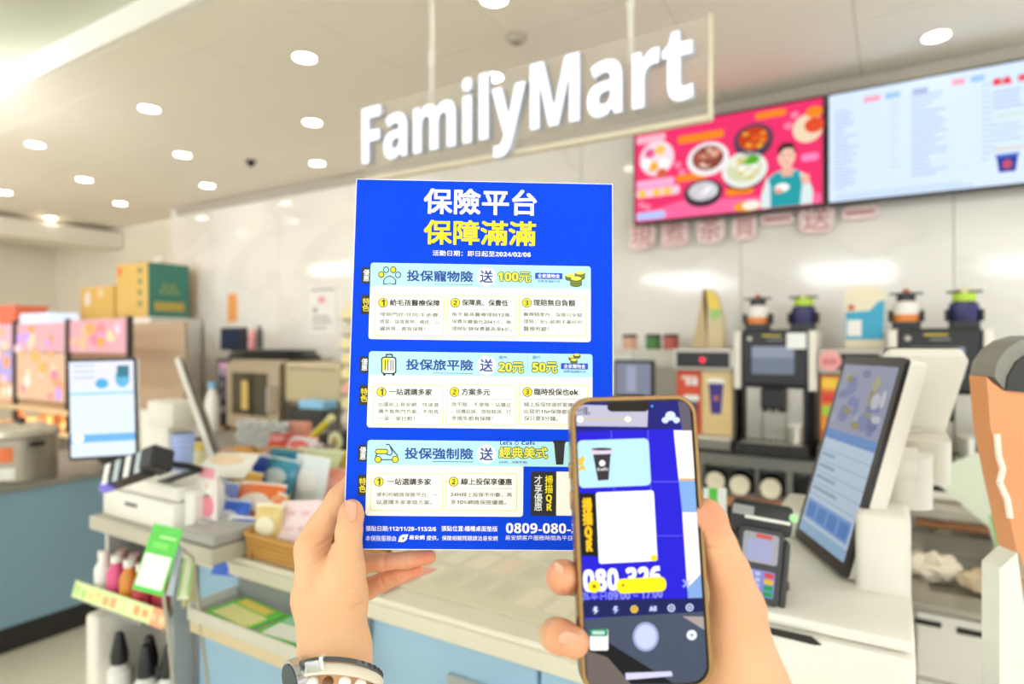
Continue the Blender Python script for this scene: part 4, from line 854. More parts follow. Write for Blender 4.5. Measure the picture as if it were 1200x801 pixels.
for z in (.2, oh-.2): B().cyl((hx-.06, -.07, z), (hx-.06, -.03, z), .01).obj('handle_mount', STL, t)
for k in range(4): B().cyl((-hx+.08, -.015, .18+.1*k), (-hx+.08, 0, .18+.1*k), .025).obj('knob', mat(['#d8d4cc', '#8a8690', '#8a8690', '#8a8690'][k], .3), t, True)
pn2 = Panel(t, front(0, -.0, 0), .001); pn2.rect(-hx+.03, oh-.13, -hx+.13, oh-.03, E_('#e0a8c8', .6), 1, .004, 'display'); pn2.rect(-hx+.03, oh-.2, -hx+.13, oh-.14, mat('#24264c', .4), 1, .004, 'key_pad')
t = thing('microwave', 'wide beige steel microwave right of the tall oven', 'microwave', (fX(365, YO), YO, LZ+.001)); hx2 = (fX(399, YO)-fX(333, YO))/2; mh = fZ(360, 425, YO)-LZ
for x in (-hx2+.06, hx2-.06):
    for y in (.06, .4): B().cyl((x, y, 0), (x, y, .03), .02).obj('foot', BLKP, t)
B().box(-hx2, hx2, .02, .45, .03, mh*.48, .008, 2).obj('lower_body', mat('#8a8070', .3, .4), t); B().box(-hx2, hx2, -.0, .45, mh*.48+.003, mh, .02, 3).obj('upper_body', mat('#c0b08c', .35, .3, var=.04), t)
B().box(-hx2+.03, hx2-.16, .005, .02, .06, mh*.46, .003).obj('door', mat('#2c2a28', .2), t); B().box(hx2-.14, hx2-.03, .005, .02, .06, mh*.46, .003).obj('control_panel', mat('#5a5650', .3), t); B().box(-hx2+.04, hx2-.04, -.006, 0, mh-.05, mh-.035).obj('vent', mat('#9c8c6c', .4), t)
B().box(hx2-.26, hx2-.02, -.14, .0, mh*.46, mh*.56, .01, 2).obj('blue_bag', mat('#8cc4ea', .4, var=.1), t)
q = PY(312, 416, 3.2); t = thing('baking_tray', 'stack of black baking trays on top of the oven', 'tray', ((fX(280, 3.2)+fX(350, 3.2))/2, 3.25, oz1+.002)); w2 = (fX(350, 3.2)-fX(278, 3.2))/2
for k in range(3): B().box(-w2+k*.02, w2-k*.03, -.15, .17, .025*k, .025*k+.02, .008).obj('tray_layer', mat('#23211f', .4), t)
q = PY(271, 397, 3.4); t = thing('small_monitor', 'small dark monitor on a bracket on the marble wall', 'monitor', (q.x, 3.4, q.z-.1))
mw_ = (fX(285, 3.4)-fX(258, 3.4))/2; B().box(-mw_, mw_, 0, .05, 0, .2, .01, 2).obj('housing', mat('#2a2d38', .4), t); Panel(t, front(0, -.0005, 0), .001).rect(-mw_+.015, .02, mw_-.07, .18, E_('#39445c', .5), 1, .003, 'display'); B().cyl((0, .05, .1), (0, .199, .1), .02).obj('wall_arm', DARK, t)
q = PY(296, 397, 3.3); t = thing('pink_bottle', 'small pink bottle standing on the black trays', 'bottle', (q.x, 3.3, oz1+.078)); B().lathe([(.03, 0), (.034, .01), (.034, .12), (.02, .14), (.018, .16)], seg=18).obj('bottle_body', mat('#f0a8a8', .3), t, True); B().cyl((0, 0, .16), (0, 0, .19), .02).obj('cap', mat('#e8e4dc', .4), t)
t = thing('spray_can', 'dark small can beside the pink bottle', 'can', (q.x+.09, 3.3, oz1+.078)); B().lathe([(.026, 0), (.026, .14), (.015, .16), (.015, .18)], seg=16).obj('can_body', mat('#4a4844', .4), t, True); B().cyl((0, 0, .18), (0, 0, .19), .01).obj('nozzle', BLKP, t)
# notices on the wall
def notice(lab, px0, py0, px1, py1, c, marks):
    Y = YW-.001; x0, x1 = fX(px0, Y), fX(px1, Y); z1 = fZ((px0+px1)/2, py0, Y); z0 = fZ((px0+px1)/2, py1, Y)
    t = thing('wall_notice', lab, 'notice', ((x0+x1)/2, Y-.004, (z0+z1)/2)); w_, h_ = (x1-x0)/2, (z1-z0)/2
    B().box(-w_, w_, 0, .003, -h_, h_).obj('sheet', mat(c, .5, var=.04), t); p_ = Panel(t, front(0, 0, 0), .001)
    for (a, b_, c2, d, cc) in marks: p_.rect(a*w_, b_*h_, c2*w_, d*h_, mat(cc, .5), 1, 0, 'print_mark')
    return t
notice('orange vertical notice on the marble wall above the small monitor', 267, 344, 278, 377, '#f2b06a', [(-.5, -.8, .5, .8, '#eea050')])
notice('white sheet with red stamp and grey lines on the marble wall beside the flyer', 363, 335, 394, 391, '#eeece6', [(-.9, .8, .9, .9, '#a8a4a0'), (-.3, .3, .2, .55, '#e8a0a0'), (-.7, -.1, -.4, .1, '#9a9896'), (-.8, -.35, .5, -.25, '#b0aeac'), (-.8, -.55, .7, -.45, '#b0aeac'), (-.8, -.8, .3, -.7, '#b8b6b2')])
# ladder-like shelf rack just left of the flyer
t = thing('packet_rack', 'cream wall rack of small hanging packets partly hidden by the flyer', 'rack', (fX(409, 3.02), 3.02, LZ+.001)); rw_ = .07
B().box(-rw_, rw_, .02, .06, 0, 1.0, .003).obj('back_panel', mat('#e6dcc2', .5), t)
for k in range(9): B().box(-rw_, rw_, -.02, .02, .06+.1*k, .068+.1*k, .001).obj('shelf', mat('#a89c84', .5), t); B().box(-rw_+.01, rw_-.01, -.015, .015, .069+.1*k, .13+.1*k, .004).obj('packet', mat(rn.choice(['#f0c8a0', '#e8b0a0', '#f0e0a8', '#d8d0c0']), .5), t)
# ---------------------------------------------------------------- left end of the front counter
SL0 = PY(100, 615, .95).x; SL1 = PY(238, 648, .82).x
ZS = ZF+.038; dxl = xl-SL1-.006
CE = t = thing('counter_end', 'raised grey counter end slab with open shelves below it on the left', 'counter', (SL1, .84, 0))
sw = SL1-PY(104, 640, .84).x
B().box(-sw, 0, 0, .16, ZS-.036, ZS, .004, 2).box(-sw, -.12, .15, .64, ZS-.036, ZS, .004, 2).obj('slab', mat('#bdb6a4', .4, var=.04, scale=10), t)
B().box(-sw+.0, -sw+.015, .04, .6, .0, ZS-.037, .002).obj('left_upright', mat('#c8c9c6', .4), t); B().box(dxl-.016, dxl, .04, .6, 0, ZS-.037, .002).obj('right_upright', mat('#9fa3a2', .4), t)
B().box(-sw+.016, dxl-.017, .56, .6, 0, ZS-.037).obj('back_panel', mat('#4b4d50', .5), t)
zs1 = .79; zs2 = .47
for z in (zs1, zs2): B().box(-sw+.016, dxl-.017, -.03, .56, z-.015, z, .002).obj('shelf_board', mat('#8a8880', .4), t)
B().box(-sw+.016, dxl-.017, .05, .56, .0, .05).obj('plinth', DARK, t)
# price strip tilted at the shelf edge, bottles behind it
a_ = PY(86, 690, .80); c_ = PY(194, 728, .82)
bpy.context.view_layer.update()
MLs = Matrix.Translation(-CE.location) @ frame(a_, c_-a_, (0, .3, 1)); Lc = (c_-a_).length
B().box(0, Lc, -.018, .022, -.002, 0, .0005, M=MLs).obj('price_strip', mat('#dfeaa8', .5, var=.05), CE, label='green to orange printed price strip'); ps_ = Panel(CE, MLs, .0006)
for k in range(12): ps_.rect(Lc*(k+.2)/12, -.012+rn.uniform(0, .01), Lc*(k+.85)/12, .004+rn.uniform(0, .012), mat(['#b6e07c', '#f7dc8a', '#f0b078', '#f8e8b8', '#f0a868', '#f8d0a0'][min(5, k//2)], .5, var=.1), 1, .002, 'price_mark')
B().box(Lc*.86, Lc, -.018, .022, 0, .0005, M=MLs).obj('orange_end', mat('#f3a878', .5), CE)
for k in (.15, .8): B().box(Lc*k-.005, Lc*k+.005, -.015, -.005, -.14, -.002, M=MLs).obj('strip_bracket', STL, CE)
cb = [('#f0eee8', 'white'), ('#d84878', 'pink'), ('#e05888', 'rose'), ('#d8761c', 'amber'), ('#d88a2c', 'orange'), ('#c03848', 'red'), ('#b83040', 'dark red'), ('#c84858', 'crimson')]
bd_ = None
for i, (c, nm) in enumerate(cb):
    px = 124+7.5*i; q = PZ(px, 706+2.6*i, zs1+.0); 
    x = PY(px, 700, .85).x
    t = thing('drink_bottle', nm+' capped small drink bottle, '+['first', 'second', 'third', 'fourth', 'fifth', 'sixth', 'seventh', 'eighth'][i]+' from the left behind the price strip', 'bottle', (x, .845+.03*(i % 2), zs1+.001), 0, 'small drink bottles on the shelf')
    B().lathe([(.020, 0), (.022, .004), (.022, .07), (.012, .088), (.012, .098)], seg=16).obj('bottle_body', mat(c, .2, var=.05), t, True); B().cyl((0, 0, .096), (0, 0, .114), .0135).obj('cap', mat('#eeeae4' if i % 2 == 0 or i > 4 else '#d0a8a8', .4), t, True)
# yellow and cream cartons at the right of the bottles
for i, (px, c, lb) in enumerate(((196, '#e8dcae', 'cream small carton right of the drink bottles'), (208, '#d8cf96', 'yellowish carton under the green leaflets'))):
    x = PY(px, 700, .90).x; t = thing('small_carton', lb, 'box', (x, .92, zs1+.001)); B().box(-.025, .025, -.02, .05, 0, .11, .003).obj('carton', mat(c, .6), t); B().box(-.02, .02, -.0215, -.02, .03, .08).obj('label', mat('#9ac8e0' if i == 0 else '#f0e8c0', .5), t)
# leaflets hanging in front of the slab
def leaf(name, lab, pts, d, m, parts, cat='leaflet'):
    TLp, TRp, BRp, BLp = [P(x, y, d_) for (x, y), d_ in zip(pts, d)]
    o_ = (TLp+TRp+BRp+BLp)/4; M = frame(o_, TRp-TLp+BRp-BLp, TLp-BLp+TRp-BRp); w_ = ((TRp-TLp).length+(BRp-BLp).length)/4; h_ = ((TLp-BLp).length+(TRp-BRp).length)/4
    t = thing(name, lab, cat, M=M); B().box(-w_, w_, -h_, h_, -.0015, 0).obj('sheet', m, t); p_ = Panel(t, I4, .0008)
    for (a, b_, c2, e, cc, n_) in parts: p_.rect(a*w_, b_*h_, c2*w_, e*h_, mat(cc, .5, var=.04), 1, .002, n_)
    return t
leaf('leaflet', 'bright green leaflet with white text block hanging from the counter end', [(181, 613), (212, 620), (192, 699), (154, 690)], (1.27, 1.24, 1.20, 1.23), mat('#4fcb3c', .35), [(-.9, -.85, .88, .12, '#f4f2ea', 'text_block'), (-.6, .3, .5, .5, '#78dc5c', 'print_mark'), (-.3, .62, .8, .7, '#b8f0a0', 'print_mark')])
leaf('leaflet', 'grey blue folded leaflet just behind the green one', [(206, 640), (214, 640), (203, 698), (196, 697)], (1.3, 1.3, 1.27, 1.27), mat('#c4c8da', .5), [(-.8, -.7, .8, -.2, '#d8dae6', 'print_mark')])
leaf('leaflet', 'cream and green leaflet at the right end of the shelf', [(215, 650), (228, 652), (222, 700), (208, 704)], (1.34, 1.34, 1.3, 1.3), mat('#e2e4c4', .5), [(-.9, -.9, -.6, .9, '#8cc860', 'green_edge'), (.6, -.9, .9, .9, '#8cc860', 'green_edge')])
ra_ = P(183, 619, 1.268)-CE.location; rb_ = P(226, 653, 1.335)-CE.location
B().tube([(ra_.x-.02, .0, -.02), ra_, rb_, (rb_.x+.03, .05, -.02)], .004).obj('leaflet_rail', STL, CE, True)
# lower shelf: white bags and black capped bottles
for i, px in enumerate((140, 161, 171, 184)):
    x = PY(px, 780, .86).x; t = thing('pump_bottle', 'white bottle with black cap on the lower shelf, '+['leftmost', 'second from left', 'third from left', 'rightmost'][i], 'bottle', (x, .86+.03*(i % 2), zs2+.001), 0, 'black capped bottles on the lower shelf')
    B().lathe([(.026, 0), (.028, .006), (.028, .13), (.014, .15)], seg=18).obj('bottle_body', mat('#e4e4de', .35), t, True); B().lathe([(.02, .148), (.021, .17), (.012, .215), (.009, .225)], seg=16).obj('cap', mat('#1e1d1d', .35), t, True)
q = PY(122, 790, .86); t = thing('white_crate', 'white plastic holder standing in front at the left below the price strip', 'holder', (q.x+.02, .85, zs2+.001)); B().box(-.035, .02, -.03, .2, 0, .27, .012, 3).obj('side_wall', mat('#e9e4d8', .45), t, True); B().box(-.03, .09, .14, .2, 0, .2, .01).obj('back_wall', mat('#d8d4ca', .45), t)
t = thing('blue_bottle', 'dark blue round bottle on the lower shelf at right', 'bottle', (PY(206, 780, .9).x, .9, zs2+.001)); B().lathe([(.03, 0), (.034, .01), (.034, .08), (.018, .11), (.014, .12)], seg=20).obj('bottle_body', mat('#2c4a88', .25), t, True); B().cyl((0, 0, .12), (0, 0, .14), .014).obj('cap', mat('#e8e8e8', .4), t)
t = thing('plastic_jug', 'white plastic jug between the black capped bottles', 'jug', (PY(194, 790, .84).x, .84, zs2+.001)); B().lathe([(.032, 0), (.036, .01), (.034, .11), (.02, .13)], seg=20).obj('jug_body', mat('#efeee8', .4), t, True); B().tube([(.03, 0, .03), (.05, 0, .05), (.05, 0, .09), (.03, 0, .11)], .006).obj('handle', mat('#e4e2da', .4), t, True)
# leaflet tray on the counter front
tz = .87
t = thing('leaflet_tray', 'grey tray hooked on the counter front holding green leaflets', 'tray', (PY(222, 720, .80).x, .80, tz)); tw = PY(378, 740, .80).x-PY(222, 720, .80).x
B().box(0, tw, 0, .125, -.02, -.008, .003).obj('tray_base', mat('#a9aca8', .35, .3), t); B().box(0, tw, -.006, 0, -.022, .006, .002).obj('front_lip', mat('#c6c2b4', .4), t); B().box(-.004, 0, 0, .125, -.02, .012).obj('side_lip', mat('#d0d0cc', .4), t); B().box(0, tw, .118, .125, -.02, .03).obj('back_lip', mat('#8c9090', .4), t); B().box(0, tw, .0, .012, -.05, -.022, .002).obj('wood_strip', mat('#cdbb96', .5), t)
for i, (x0, w_, c, r, lb) in enumerate(((.03, .16, '#6cd048', -.1, 'green and yellow leaflet at the left of the counter tray'), (.205, .14, '#5cc83c', .1, 'green leaflet with white panel at the right of the counter tray'))):
    l = thing('leaflet', lb, 'leaflet', (t.location.x+x0+w_/2, .858, tz-.007+.001*i), r); B().box(-w_/2, w_/2, -.048, .048, 0, .002).obj('sheet', mat(c, .4), l); p_ = Panel(l, Matrix.Translation((0, 0, .002)), .0006)
    p_.rect(-w_*.4, -.04, w_*.42, .012, mat('#ece8a0' if i == 0 else '#f2f4ee', .4, var=.06), 1, .002, 'print_panel'); p_.rect(-w_*.4, .018, w_*.3, .042, mat('#f4d868' if i == 0 else '#a8dcc8', .4), 1, .002, 'print_panel')
# ---------------------------------------------------------------- left terminal
XT = PY(160, 560, 1.17)
pt = thing('payment_terminal', 'white checkout terminal with pale blue portrait screen on the left counter end', 'checkout terminal', (SL1-.28, 1.15, ZS))
OL = Matrix.Translation(-Vector((SL1-.28, 1.15, ZS)))
# portrait screen facing the viewer
yp = 1.10
def rect3(pts_, Yv): return [PY(x, y, Yv) for x, y in pts_]
k_ = .97
sc = Vector((-2.446, 1.1666, 1.21)); su = Vector((.6135, .7895, 0)).normalized(); 
kk = (1.15)/(1.1666)
LS = [P(79, 421, 1.72), P(160, 419, 1.76), P(160.5, 534, 1.76), P(80, 540, 1.72)]
lo_ = sum(LS, Vector())/4; LM = OL @ frame(lo_, LS[1]-LS[0], LS[0]-LS[3]); lw = (LS[1]-LS[0]).length/2; lh_ = (LS[0]-LS[3]).length/2
B().prism(rrect(-lw, -lh_, lw, lh_, .006), -.01, 0, M=LM).obj('bezel', BZ, pt, True); B().prism(rrect(-lw, -lh_, lw, lh_, .008), -.028, -.0101, M=LM).obj('screen_back', WH, pt, True)
lp_ = Panel(pt, LM, .0007); lp_.rect(-lw+.006, -lh_+.008, lw-.006, lh_-.008, E_('#e2f0ff', 1.0), 1, .003, 'display')
lp_.rect(-lw+.006, lh_*.28, lw-.006, lh_*.33, E_('#a4d4f8', .95), 2, 0, 'display_bar'); lp_.rect(-lw+.006, -lh_*.66, lw-.006, -lh_*.50, E_('#76baf4', .95), 2, 0, 'display_bar')
lp_.rect(-lw+.008, lh_*.4, lw-.008, lh_*.93, E_('#e8e8fc', 1.), 2, 0, 'display_picture'); lp_.poly(ell(-.0, lh_*.5, .016, .014), E_('#5ab8ec', .9), 3, 'display_picture'); lp_.poly(ell(lw*.6, lh_*.6, .018, .026), E_('#6cc0e8', .9), 3, 'display_picture'); lp_.rect(lw*.45, lh_*.62, lw*.8, lh_*.85, E_('#4a8898', .8), 3.5, .003, 'display_picture'); lp_.poly(ell(-lw*.72, -lh_*.57, .014, .012), E_('#ffffff', 1.3), 3, 'display_picture')
for k in range(3): lp_.rect(-lw*.8, lh_*(.85-.12*k), -lw*.2, lh_*(.88-.12*k), E_('#b8d4f4', .9), 3, 0, 'display_line')
def lx(px, Y): return PY(px, 560, Y).x-(SL1-.28)
def lz(px, py, Y): return PY(px, py, Y).z-ZS
B().box(lx(122, .87), lx(205, .87), -.285, -.15, 0, lz(160, 580, .87), .008, 2).obj('base_drawer', WH, pt, True)
B().box(lx(122, .87), lx(205, .87), -.275, -.15, lz(160, 579, .87), lz(160, 562, .87), .008, 2).obj('base_upper', WH, pt, True)
B().box(lx(150, .87), lx(163, .87), -.288, -.284, lz(155, 592, .87), lz(155, 588, .87)).obj('lock_slot', mat('#6a6a66', .4), pt)
B().box(lx(205, .87)+.003, lx(216, .87), -.26, -.17, 0, lz(160, 565, .87), .006).obj('side_unit', mat('#ecebe2', .4), pt, True)
B().box(lx(160, 1.2), lx(206, 1.2), 0.02, .14, 0, lz(180, 484, 1.15), .012, 2).obj('column', WH, pt, True)
B().box(lx(185, 1.2), lx(216, 1.2), .01, .11, lz(180, 500, 1.15), lz(180, 470, 1.15), .01, 2).obj('hinge_block', WH, pt, True)
# edge-on rear screen
e0 = OL @ PY(207, 418, 1.16); e1 = OL @ PY(247, 533, 1.10)
EM = frame((e0+e1)/2, (e0-e1), Vector((-.93, .62, 0))); el = (e0-e1).length/2
B().box(-el, el, -.0, .2, -.009, .009, .008, 3, M=EM).obj('rear_screen_back', WH, pt, True); B().box(-el+.004, el-.004, .002, .2, -.014, -.0095, .002, 1, M=EM).obj('rear_bezel', BZ, pt)
# black striped card terminal hanging on the left of it
crm = frame(P(146, 548, 1.45), Vector((1, .25, .35)), Vector((-.25, .3, .7)))
t = thing('card_reader', 'black card reader with silver stripes below the left portrait screen', 'card reader', M=crm)
arm_end = crm.inverted() @ P(168, 572, 1.62)
B().prism(rrect(-.075, -.03, .07, .03, .01), -.03, 0).obj('body', mat('#1d1e22', .3), t, True)
for k in range(4): B().box(-.065+.034*k, -.048+.034*k, -.026, .026, 0, .004, .002).obj('silver_stripe', mat('#b9c4cc' if k % 2 else '#f0eee8', .3), t)
B().box(-.075, -.045, -.038, -.012, -.02, .003, .004).obj('violet_screen', E_('#8f86e8', .8), t); B().box(.055, .10, -.025, .03, -.05, .01, .006).obj('holder', mat('#26272b', .4), t, True); B().tube([(.08, 0, -.04), (.10, .0, -.09), (.10, 0, -.12), tuple(arm_end)], .008).obj('arm', BLKP, t, True)
# cups, pink card stand and grey block at the slab end
xx = PY(237, 630, .86)
t = thing('grey_block', 'flat grey plastic block at the front corner of the counter end', 'block', (SL1-.06, .90, ZS+.001)); B().box(-.085, .05, -.05, .08, 0, .024, .004).obj('block_body', mat('#a9a8a2', .45), t); B().box(-.08, .045, -.045, .075, .024, .026).obj('block_top', mat('#b9b8b2', .4), t)
t = thing('card_stand', 'clear stand with pink and white printed card at the counter end', 'card stand', (PY(243, 600, .92).x, .92, ZS+.028)); 
h1 = PY(242, 546, .92).z-ZS-.03
B().box(-.042, .036, 0, .004, 0, h1, .001).obj('card', mat('#f2e6e2', .4, var=.04), t); p_ = Panel(t, front(-.002, -.0005, 0), .0008); p_.rect(-.03, h1*.80, .03, h1*.98, mat('#f4a4b0', .4), 1, .002, 'pink_print'); p_.poly(ell(0, .035, .028, .028), mat('#ee8c9a', .4, var=.08), 1, 'pink_print'); p_.rect(-.02, h1*.45, .02, h1*.7, mat('#f6f2ea', .4), 1, 0, 'print_panel'); p_.poly(ell(0, h1*.64, .006), mat('#f0c090', .4), 2, 'print_mark')
B().box(-.042, .038, -.02, .03, -.001, .004).obj('stand_foot', mat('#e8e8ea', .1, alpha=.6), t)
t = thing('cup_stack', 'translucent blue plastic cup stack beside the pink card', 'cups', (PY(210, 560, 1.02).x, 1.03, PY(210, 570, 1.02).z)); 
zc2 = t.location.z; t.location.z = ZS+.001; hh2 = PY(210, 508, 1.02).z-ZS
B().lathe([(.022, 0), (.024, .004), (.024, zc2-ZS)], seg=20).obj('holder_tube', mat('#dfe4ee', .15, alpha=.7), t, True); B().lathe([(.022, zc2-ZS), (.026, zc2-ZS+.01), (.031, hh2-.02), (.033, hh2)], seg=20).obj('cups', mat('#a9bdf0', .15, alpha=.75), t, True)
for k in range(3): B().lathe([(.0335, hh2-.004-.012*k), (.035, hh2-.002-.012*k), (.0335, hh2-.012*k)], seg=20).obj('cup_rim', mat('#c4d0f6', .2), t, True)
t = thing('yellow_cup', 'pale yellow printed cup with green mark behind the blue cups', 'cup', (PY(234, 560, 1.2).x, 1.2, ZS+.001)); hy_ = PY(234, 515, 1.2).z-ZS
B().lathe([(.03, 0), (.034, .01), (.04, hy_-.03), (.042, hy_)], seg=22).obj('cup_body', mat('#f4ecc0', .4, var=.06), t, True); B().lathe([(.041, hy_-.03), (.0425, hy_-.005), (.042, hy_)], seg=22).obj('yellow_band', mat('#f2d870', .4), t, True)
# ---------------------------------------------------------------- snacks and baskets on the counter between terminal and flyer
Lx = lambda px, py, z: PZ(px, py, z)
bq0 = PZ(292, 655, ZF); bq1 = PZ(352, 668, ZF)
t = thing('wicker_basket', 'brown woven basket with the pink card behind the left hand', 'basket', (bq0.x+.13, bq0.y+.09, ZF+.001), .0)
wk = bpy.data.materials.new('wicker'); wk.use_nodes = True; nt = wk.node_tree; bs = nt.nodes['Principled BSDF']; wv = nt.nodes.new('ShaderNodeTexWave'); wv.inputs['Scale'].default_value = 60; wv.bands_direction = 'Z'
cr_ = nt.nodes.new('ShaderNodeValToRGB'); cr_.color_ramp.elements[0].color = rgb('#a9752c'); cr_.color_ramp.elements[1].color = rgb('#d9a658'); tcn = nt.nodes.new('ShaderNodeTexCoord'); nt.links.new(tcn.outputs['Object'], wv.inputs[0]); nt.links.new(wv.outputs[0], cr_.inputs[0]); nt.links.new(cr_.outputs[0], bs.inputs[0]); bs.inputs['Roughness'].default_value = .6
for k in range(5):
    o1 = rrect(-.14-.003*k, -.08-.003*k, .14+.003*k, .08+.003*k, .02, 4); bb = B(); bb.tube([(x, y, .008+.012*k) for x, y in o1]+[(o1[0][0], o1[0][1], .008+.012*k)], .007, 8); bb.obj('woven_band', wk, t, True)
B().prism(rrect(-.14, -.08, .14, .08, .02, 4), 0, .006).obj('basket_base', wk, t)
for k in range(12): a = o1[(k*2) % len(o1)]; B().cyl((a[0]*.97, a[1]*.97, 0), (a[0], a[1], .064), .003, seg=6).obj('stake', wk, t)
Bx, By_ = t.location.x, t.location.y
leaf('price_card', 'large pale pink handwritten price card standing in the woven basket', [(331, 588), (383, 584), (362, 640), (318, 636)], (1.50, 1.47, 1.42, 1.45), mat('#f8dfe2', .5, var=.02), [(-.6, .3, -.2, .5, '#eac0c4', 'handwriting'), (.1, .3, .5, .5, '#eac0c4', 'handwriting'), (-.6, -.4, -.1, -.2, '#eac4c8', 'handwriting'), (.1, -.4, .6, -.2, '#eac4c8', 'handwriting')], 'price card')
def packet(lab, px, py, d, w_, h_, rz, tilt, c, c2, cat='snack packet'):
    """pillow shaped packet: a cushion with crimped ends"""
    M = Matrix.Translation(P(px, py, d)) @ Matrix.Rotation(rz, 4, 'Z') @ Matrix.Rotation(tilt, 4, 'X')
    t = thing('snack_packet', lab, cat, M=M)
    t_ = bmesh.new(); N = 8; g = []
    for s_ in (1, -1):
        gg = [[t_.verts.new(((i/N-.5)*w_, -s_*.014*(1-(2*i/N-1)**4)*(1-(2*j/N-1)**4), (j/N-.5)*h_)) for j in range(N+1)] for i in range(N+1)]; g.append(gg)
        for i in range(N):
            for j in range(N): f_ = (gg[i][j], gg[i+1][j], gg[i+1][j+1], gg[i][j+1]); t_.faces.new(f_ if s_ > 0 else f_[::-1])
    bmesh.ops.remove_doubles(t_, verts=t_.verts, dist=.0002)
    B()._add(t_).obj('packet_body', mat(c, .3, var=.08, scale=30), t, True)
    B().prism(ell(0, h_*.08, w_*.33, h_*.2, 18), .0125, .0148, M=FRONT).obj('printed_panel', mat(c2, .3, var=.08, scale=40), t)
    B().box(-w_/2, w_/2, -.0012, .0012, h_/2-.006, h_/2+.004).obj('crimp', mat(c2, .3), t)
    return t
pk = [('white and blue boxed packet at the front left of the snacks', 280, 640, 1.50, .085, .11, .35, -.5, '#2f5fc8', '#f6f4ea'), ('blue packet with white oval left of the basket', 268, 612, 1.58, .09, .09, .3, -.3, '#3a6ad8', '#e8ecf6'),
      ('orange crinkled snack packet above the basket', 300, 594, 1.62, .12, .10, .2, -.5, '#f07a3c', '#fbe8dc'), ('orange snack packet right of the crinkled one', 318, 600, 1.60, .07, .08, -.2, -.4, '#f2945c', '#fff0e4'), ('golden brown biscuit packet behind the orange packets', 285, 574, 1.76, .10, .08, .1, -.3, '#d8a040', '#f0d080'),
      ('teal packet in the middle of the snack pile', 326, 562, 1.85, .13, .10, -.1, -.3, '#3a98b8', '#dff0f4'), ('teal packet behind with orange label', 333, 548, 2.0, .13, .10, 0, -.2, '#2f8aa8', '#f0b868'), ('royal blue packet with white oval label', 281, 555, 1.9, .16, .10, .1, -.4, '#2c50b8', '#f0f2f8'),
      ('blue packet leaning at the left of the snack pile', 262, 572, 1.8, .10, .09, .5, -.3, '#4868c8', '#c8d4f4'), ('white snack packet beside the index finger', 362, 568, 1.8, .13, .13, -.1, -.2, '#e8f0f4', '#ffffff'), ('yellow round sweet packet above the pink card', 326, 591, 1.62, .05, .04, 0, -.4, '#f0c438', '#f8e090'),
      ('pale green pack behind the white snack packet', 368, 545, 2.05, .16, .09, .1, -.6, '#d8e0b0', '#f0f0d8'), ('mustard pack near the flyer edge', 398, 548, 2.1, .12, .09, 0, -.3, '#d8b24c', '#e8c870'), ('peach packet at the index finger', 386, 572, 1.8, .08, .09, .2, -.3, '#ee9a80', '#f6b8a4'),
      ('cream and brown biscuit box in the basket', 314, 620, 1.47, .06, .09, .3, -.15, '#e2c684', '#f2eccc'), ('blue and white bag behind the card stand', 262, 590, 1.66, .07, .09, .2, -.2, '#8c9ae0', '#f0f0fa'), ('white and red packet on the price shelf', 352, 524, 2.35, .13, .07, 0, -.5, '#f4e8f0', '#e85a50'),
      ('red candy packet at the price shelf end', 327, 516, 2.4, .07, .05, .3, -.4, '#e0443c', '#f0a0a0'), ('salmon packet at the right end of the price shelf', 356, 540, 2.15, .1, .06, -.2, -.4, '#e8705c', '#f4c0a8'), ('white open leaflet pack by the terminal', 266, 545, 1.8, .13, .08, .4, -1.0, '#fbf4ea', '#f8d8b8')]
for a in pk: packet(*a[:4], a[4]*1.22, a[5]*1.22, *a[6:])
# sloping price shelf with pink tags and crumpled white bag, taped notebook
ra = P(268, 548, 2.05); rb = P(392, 526, 2.25); t = thing('price_shelf', 'grey metal shelf rail with pink price tags behind the snacks', 'shelf', M=frame(ra, rb-ra, (0, .3, 1))); Lr = (rb-ra).length
B().box(0, Lr, -.012, .014, -.15, 0, .003).obj('rail', mat('#a59a92', .35, .4), t); B().box(0, Lr, .014, .02, -.2, .004).obj('shelf_board', mat('#8a7470', .5), t); pr = Panel(t, I4, .0008)
for k in range(5): pr.rect(Lr*(.03+.18*k), .002, Lr*(.17+.18*k), .03, mat(['#f2b8c8', '#f6d0dc', '#ee9cb0', '#f4c8d4', '#f0d8dc'][k], .4), 1, .002, 'price_tag')
for x in (.05, Lr-.05): B().box(x-.006, x+.006, -.45, -.01, -.12, -.10).obj('support_leg', STL, t)
q = P(305, 508, 2.45); t = thing('plastic_bag', 'crumpled pale grey plastic bag on the price shelf', 'bag', q, .1)
t_ = bmesh.new(); N = 14; g = [[t_.verts.new(((i/N-.5)*.26, .012*math.sin(i*1.7)*math.cos(j*2.1)+.01*math.sin(i*3.1+j), (j/N-.5)*.10+.004*math.sin(i*2))) for j in range(N+1)] for i in range(N+1)]
for i in range(N):
    for j in range(N): t_.faces.new((g[i][j], g[i+1][j], g[i+1][j+1], g[i][j+1]))
o_ = B()._add(t_).obj('bag_film', mat('#dcdedd', .35, var=.05), t, True); o_.modifiers.new('th', 'SOLIDIFY').thickness = .02
B().box(-.12, -.02, -.02, .02, -.075, -.055, .004).obj('orange_strip', mat('#e0a03c', .5), t)
